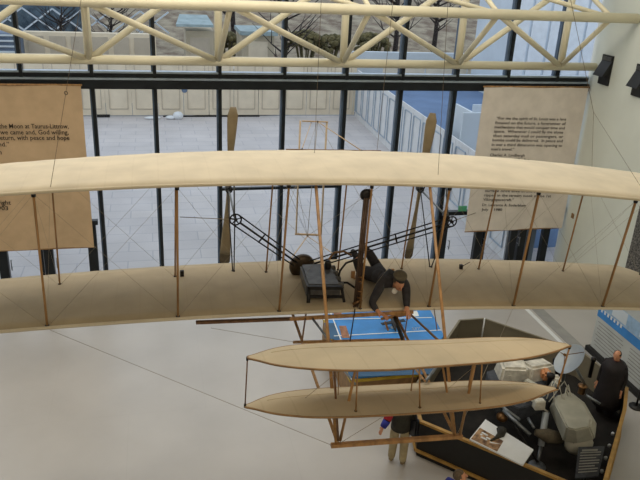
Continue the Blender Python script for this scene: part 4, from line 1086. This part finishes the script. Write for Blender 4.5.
# yard and roof beyond the side hoarding
mb = MB(); mb.prism([(11.9, 19.5, 2.1), (30, 19.5, 2.1), (30, 39.5, 2.1), (12.3, 39.5, 2.1)], (0, 0, .12)); mb.prism([(12.2, 20, 0), (29.5, 20, 0), (29.5, 39, 0), (12.6, 39, 0)], (0, 0, 2.1))
tag(mb.build('flat_roof', 'roof_blue'), 'blue-grey flat roofed building beyond the side hoarding', 'roof')
mb = MB()
for k in range(5): mb.box((14+2.6*k, 38.6, 2.9), (2.5, .1, 1.4))
tag(mb.build('rear_fence', 'hoard'), 'short beige fence standing along the back of the blue-grey roof', 'fence')
mb = MB()
for k, (u, v) in enumerate(((462, 150), (472, 140))):
    q = at(u, v, z=2.3); q.x += .3; mb.box((q.x, q.y, 3.0), (.9, .1, 1.5))
q = at(468, 146, z=2.3)
mb.box((q.x, q.y+.8, 2.9), (.1, 1.6, 1.5)); tag(mb.build('white_shed', 'pale'), 'small white panelled shed on the blue-grey roof beyond the right propeller', 'shed')
# service road and winter bank behind the hoarding
struct('ground_1', MB().box((0, 62, -.3), (150, 43, .2)), 'asphalt')
rows = []
for j in range(14):
    t = j/13; y_ = 50+t*60
    rows.append([(-60+120*i/30, y_, 0+9.5*t**.9+.5*math.sin(i*1.1+j)*t) for i in range(31)])
struct('ground_2', MB().grid(rows), 'hill')
def block(name, x0, x1, y_, z1, m, label, cat, win=None, depth=4, z0=0, extra=None):
    t = thing(name, label, cat, ((x0+x1)/2, y_, z0))
    MB().box(((x0+x1)/2, y_+depth/2, (z0+z1)/2), (x1-x0, depth, z1-z0)).build('building_wall', m, t)
    if win:
        for (a0, a1, b0, b1, mm) in win: MB().box((x0+(x1-x0)*(a0+a1)/2, y_-.04, z0+(z1-z0)*(b0+b1)/2), ((x1-x0)*(a1-a0), .08, (z1-z0)*(b1-b0))).build('wall_bay', mm, t)
    return t
X = lambda u, v, y_: at(u, v, y=y_).x
Z = lambda u, v, y_: at(u, v, y=y_).z
# beige panelled annex behind the left hoarding
wins = [(.03+.16*k, .15+.16*k, .55, .95, 'hoard_trim') for k in range(6)]
annex = block('beige_annex', X(24, 45, 44), X(156, 45, 44), 44, Z(90, 33, 44), 'hoard', 'long low beige panelled annex behind the left part of the back hoarding', 'building', wins, .5)
t = block('glass_hall', X(-40, 20, 52), X(86, 20, 52), 52, Z(40, -30, 52), 'glassy', 'distant blue-grey glass building with white lattice beams at the upper left', 'building')
for k in range(7):
    xa = X(-40, 20, 51.5)+k*1.9
    MB().bar((xa, 51.8, Z(40, 30, 52)), (xa+1.9, 51.8, Z(40, 8, 52)), .1, .1).bar((xa+1.9, 51.8, Z(40, 30, 52)), (xa, 51.8, Z(40, 8, 52)), .1, .1).build('lattice_beam', 'pale', t)
t = thing('louvred_unit', 'blue-grey louvred plant unit behind the hoarding at the far left', 'plant unit', (X(-5, 45, 43), 43, 0))
MB().box((X(-6, 45, 43), 44, Z(5, 34, 43)/2), (X(21, 45, 43)-X(-33, 45, 43), 1.8, Z(5, 34, 43))).build('unit_casing', 'louvre', t)
for k in range(5): MB().box((X(-6, 45, 43), 43.05, Z(5, 52, 43)+.3*k), (X(20, 45, 43)-X(-33, 45, 43), .1, .09)).build('louvre_slat', 'pale', t)
t = block('beige_kiosk', X(186, 45, 46), X(214, 45, 46), 46, Z(200, 31, 46), 'beige', 'square beige kiosk with pale canopy behind the hoarding', 'building', [(.15, .85, .3, .9, 'hoard_trim')], 3)
MB().prism([(X(176, 20, 45), 45.4, Z(195, 27, 45.4)), (X(214, 20, 45), 45.4, Z(195, 27, 45.4)), (X(208, 15, 47), 48, Z(195, 17, 48)), (X(180, 15, 47), 48, Z(195, 17, 48))], (0, 0, .15)).build('canopy', 'teal', t)
t = block('low_pavilion', X(242, 45, 46), X(274, 45, 46), 46, Z(255, 35, 46), 'beige', 'low beige pavilion with teal roof behind the hoarding near the centre', 'building', [(.2, .8, .2, .9, 'hoard')], 3)
MB().box(((X(242, 45, 46)+X(275, 45, 46))/2, 47.5, Z(255, 33, 46)), (X(277, 45, 46)-X(240, 45, 46), 3.6, .25)).build('roof', 'teal', t)
t = block('pale_facade', X(509, 40, 34), X(600, 40, 34), 34, Z(530, -40, 34), 'pale', 'tall pale clad building rising beyond the upper right windows', 'building', [(.02+.2*k, .19+.2*k, .02, .98, 'white') for k in range(5)], 4)
mb = MB(); mb.box((X(420, 53, 42)+0, 42, Z(420, 54, 42)/2), (X(500, 54, 42)-X(366, 54, 42), .3, Z(420, 51, 42))); tag(mb.build('blue_barrier', 'pale'), 'long blue-grey barrier wall in front of the brown bank', 'barrier')
# two white cars behind the hoarding
def car(u, v, label):
    q = at(u, v, y=42.5); 
    t = thing('car', label, 'car', (q.x, 42.5, 1.6))
    z = q.z-1.3
    mb = MB(); mb.prism([(q.x-2.1, 41.7, z), (q.x-2.1, 41.7, z+.7), (q.x-1.2, 41.7, z+.8), (q.x-.7, 41.7, z+1.35), (q.x+1.0, 41.7, z+1.35), (q.x+1.5, 41.7, z+.85), (q.x+2.1, 41.7, z+.75), (q.x+2.1, 41.7, z)], (0, 1.7, 0)).build('car_body', 'carwhite', t, bevel=.06)
    mb = MB(); mb.prism([(q.x-1.1, 41.68, z+.82), (q.x-.65, 41.68, z+1.25), (q.x+.95, 41.68, z+1.25), (q.x+1.35, 41.68, z+.85)], (0, .02, 0)).build('car_window', 'carglass', t)
    for k in (-1.3, 1.3): MB().lathe((q.x+k, 41.66, z+.05), [(.32, 0), (.32, .2)], (0, 1, 0), 14).build('wheel', 'black', t)
    MB().box((q.x, 42.5, z/2-.14), (4.6, 2.2, z-.27+.02)).build('parking_deck', 'asphalt', t)
car(230, 66, 'white car seen over the back hoarding between the first two left window bays')
# trees and shrubs
def tree(u, v, y_, h, label, n=26, name='bare_tree'):
    q = at(u, v, y=y_); base = V((q.x, y_, 9.5*max(0, (y_-50)/60)**.9-.1 if y_ > 50 else -.2))
    t = thing(name, label, 'tree', base)
    k = h/7
    mb = MB(); mb.path([base, base+V((.1, 0, .35*h)), base+V((.0, 0, .7*h)), base+V((.2, 0, h))], .1, 8, [.22*k, .17*k, .1*k, .03*k]); mb.build('trunk', 'bark', t)
    mb = MB()
    for i in range(n):
        z = h*(.35+.6*random.random()); a = random.uniform(0, 6.28); L_ = h*random.uniform(.18, .42)
        p0 = base+V((.05, 0, z)); p1 = p0+V((math.cos(a)*L_*.5, math.sin(a)*L_*.5, L_*.25)); p2 = p0+V((math.cos(a+.3)*L_, math.sin(a+.3)*L_, L_*.7))
        mb.path([p0, p1, p2], .05, 5, [.06*k, .04*k, .012*k])
        p3 = p1+V((math.cos(a-.8)*L_*.4, math.sin(a-.8)*L_*.4, L_*.4)); mb.path([p1, p3], .03, 5, [.03*k, .01*k])
    mb.build('branches', 'bark', t)
tree(283, 45, 44, 7.5, 'dark bare branching tree behind the hoarding left of centre')
tree(395, 40, 52, 8, 'bare tree on the brown bank right of centre')
tree(435, 30, 54, 8, 'bare tree on the brown bank beside the third truss upright')
tree(110, 20, 49, 5.5, 'bare tree in front of the glass building at the upper left')
tree(60, 20, 49, 5.5, 'bare tree nearest the lattice beams at the upper left')
tree(232, 25, 53, 8, 'bare tree between the kiosk and the pavilion')
def bush(u, v, y_, r, label):
    q = at(u, v, y=y_); mb = MB(); 
    for i in range(60):
        a, b_ = random.uniform(0, 6.28), random.uniform(0, 1.4); d = V((math.cos(a)*math.cos(b_), math.sin(a)*math.cos(b_)*.6, math.sin(b_)))
        mb.sphere(q+V((d.x*r, d.y*r, d.z*r*.8-r*.35)), r*random.uniform(.12, .26), (1, 1, .8), 6)
    for k in range(9): 
        a = k*.7; mb.path([(q.x, y_, -.2), q+V((math.cos(a)*r*.6, math.sin(a)*r*.3, r*.3))], .06, 5)
    tag(mb.build('winter_shrub', 'bush'), label, 'shrub')
bush(306, 42, 50, 1.5, 'olive brown shrub behind the hoarding, left of the centre truss upright')
bush(331, 44, 54, 1.3, 'olive brown shrub just left of the centre truss upright')
bush(228, 42, 51.5, 1.2, 'olive brown shrub between the kiosk and the pavilion')
bush(372, 44, 50, 1.4, 'brown shrub just right of the centre truss upright')

# ------------------------------------------------------------------ light
w = bpy.data.worlds.new('world'); sc.world = w; w.use_nodes = True
nt = w.node_tree; bg = nt.nodes['Background']
tc = nt.nodes.new('ShaderNodeTexCoord'); sp = nt.nodes.new('ShaderNodeSeparateXYZ'); nt.links.new(tc.outputs['Generated'], sp.inputs[0])
cr = nt.nodes.new('ShaderNodeValToRGB'); cr.color_ramp.elements[0].color = (.82, .87, .95, 1); cr.color_ramp.elements[1].color = (.86, .92, 1.0, 1)
nt.links.new(sp.outputs[2], cr.inputs[0]); nt.links.new(cr.outputs[0], bg.inputs[0]); bg.inputs[1].default_value = 1.12
def area(loc, target, sx, sy_, power, c, name='area'):
    l = bpy.data.lights.new(name, 'AREA'); l.shape = 'RECTANGLE'; l.size = sx; l.size_y = sy_; l.energy = power; l.color = c
    o = bpy.data.objects.new(name, l); col.objects.link(o); o.location = loc
    o.rotation_euler = (V(target)-V(loc)).to_track_quat('-Z', 'Y').to_euler(); return o
area((0, 12.5, 12.8), (0, 11.5, 0), 20, 7, 1250, (1, .93, .82), 'overhead_fill')  # added soft area lamp, no fixture in view; lights the wing from above
area((2, -3, 11.5), (3, 9, 3), 12, 4, 460, (1, .80, .60), 'front_fill')  # added warm fill lamp behind the camera, not a real fixture
sl = bpy.data.lights.new('warm_spot', 'SPOT'); sl.energy = 420; sl.color = (1, .74, .48); sl.spot_size = .5; sl.spot_blend = .8; sl.shadow_soft_size = .15
so = bpy.data.objects.new('warm_spot', sl); col.objects.link(so); so.location = (6.5, 3.5, 12.5)
so.rotation_euler = (V((4.5, 6.6, 5.0))-V((6.5, 3.5, 12.5))).to_track_quat('-Z', 'Y').to_euler()
sc.view_settings.view_transform = 'Standard'
sc.view_settings.exposure = 0
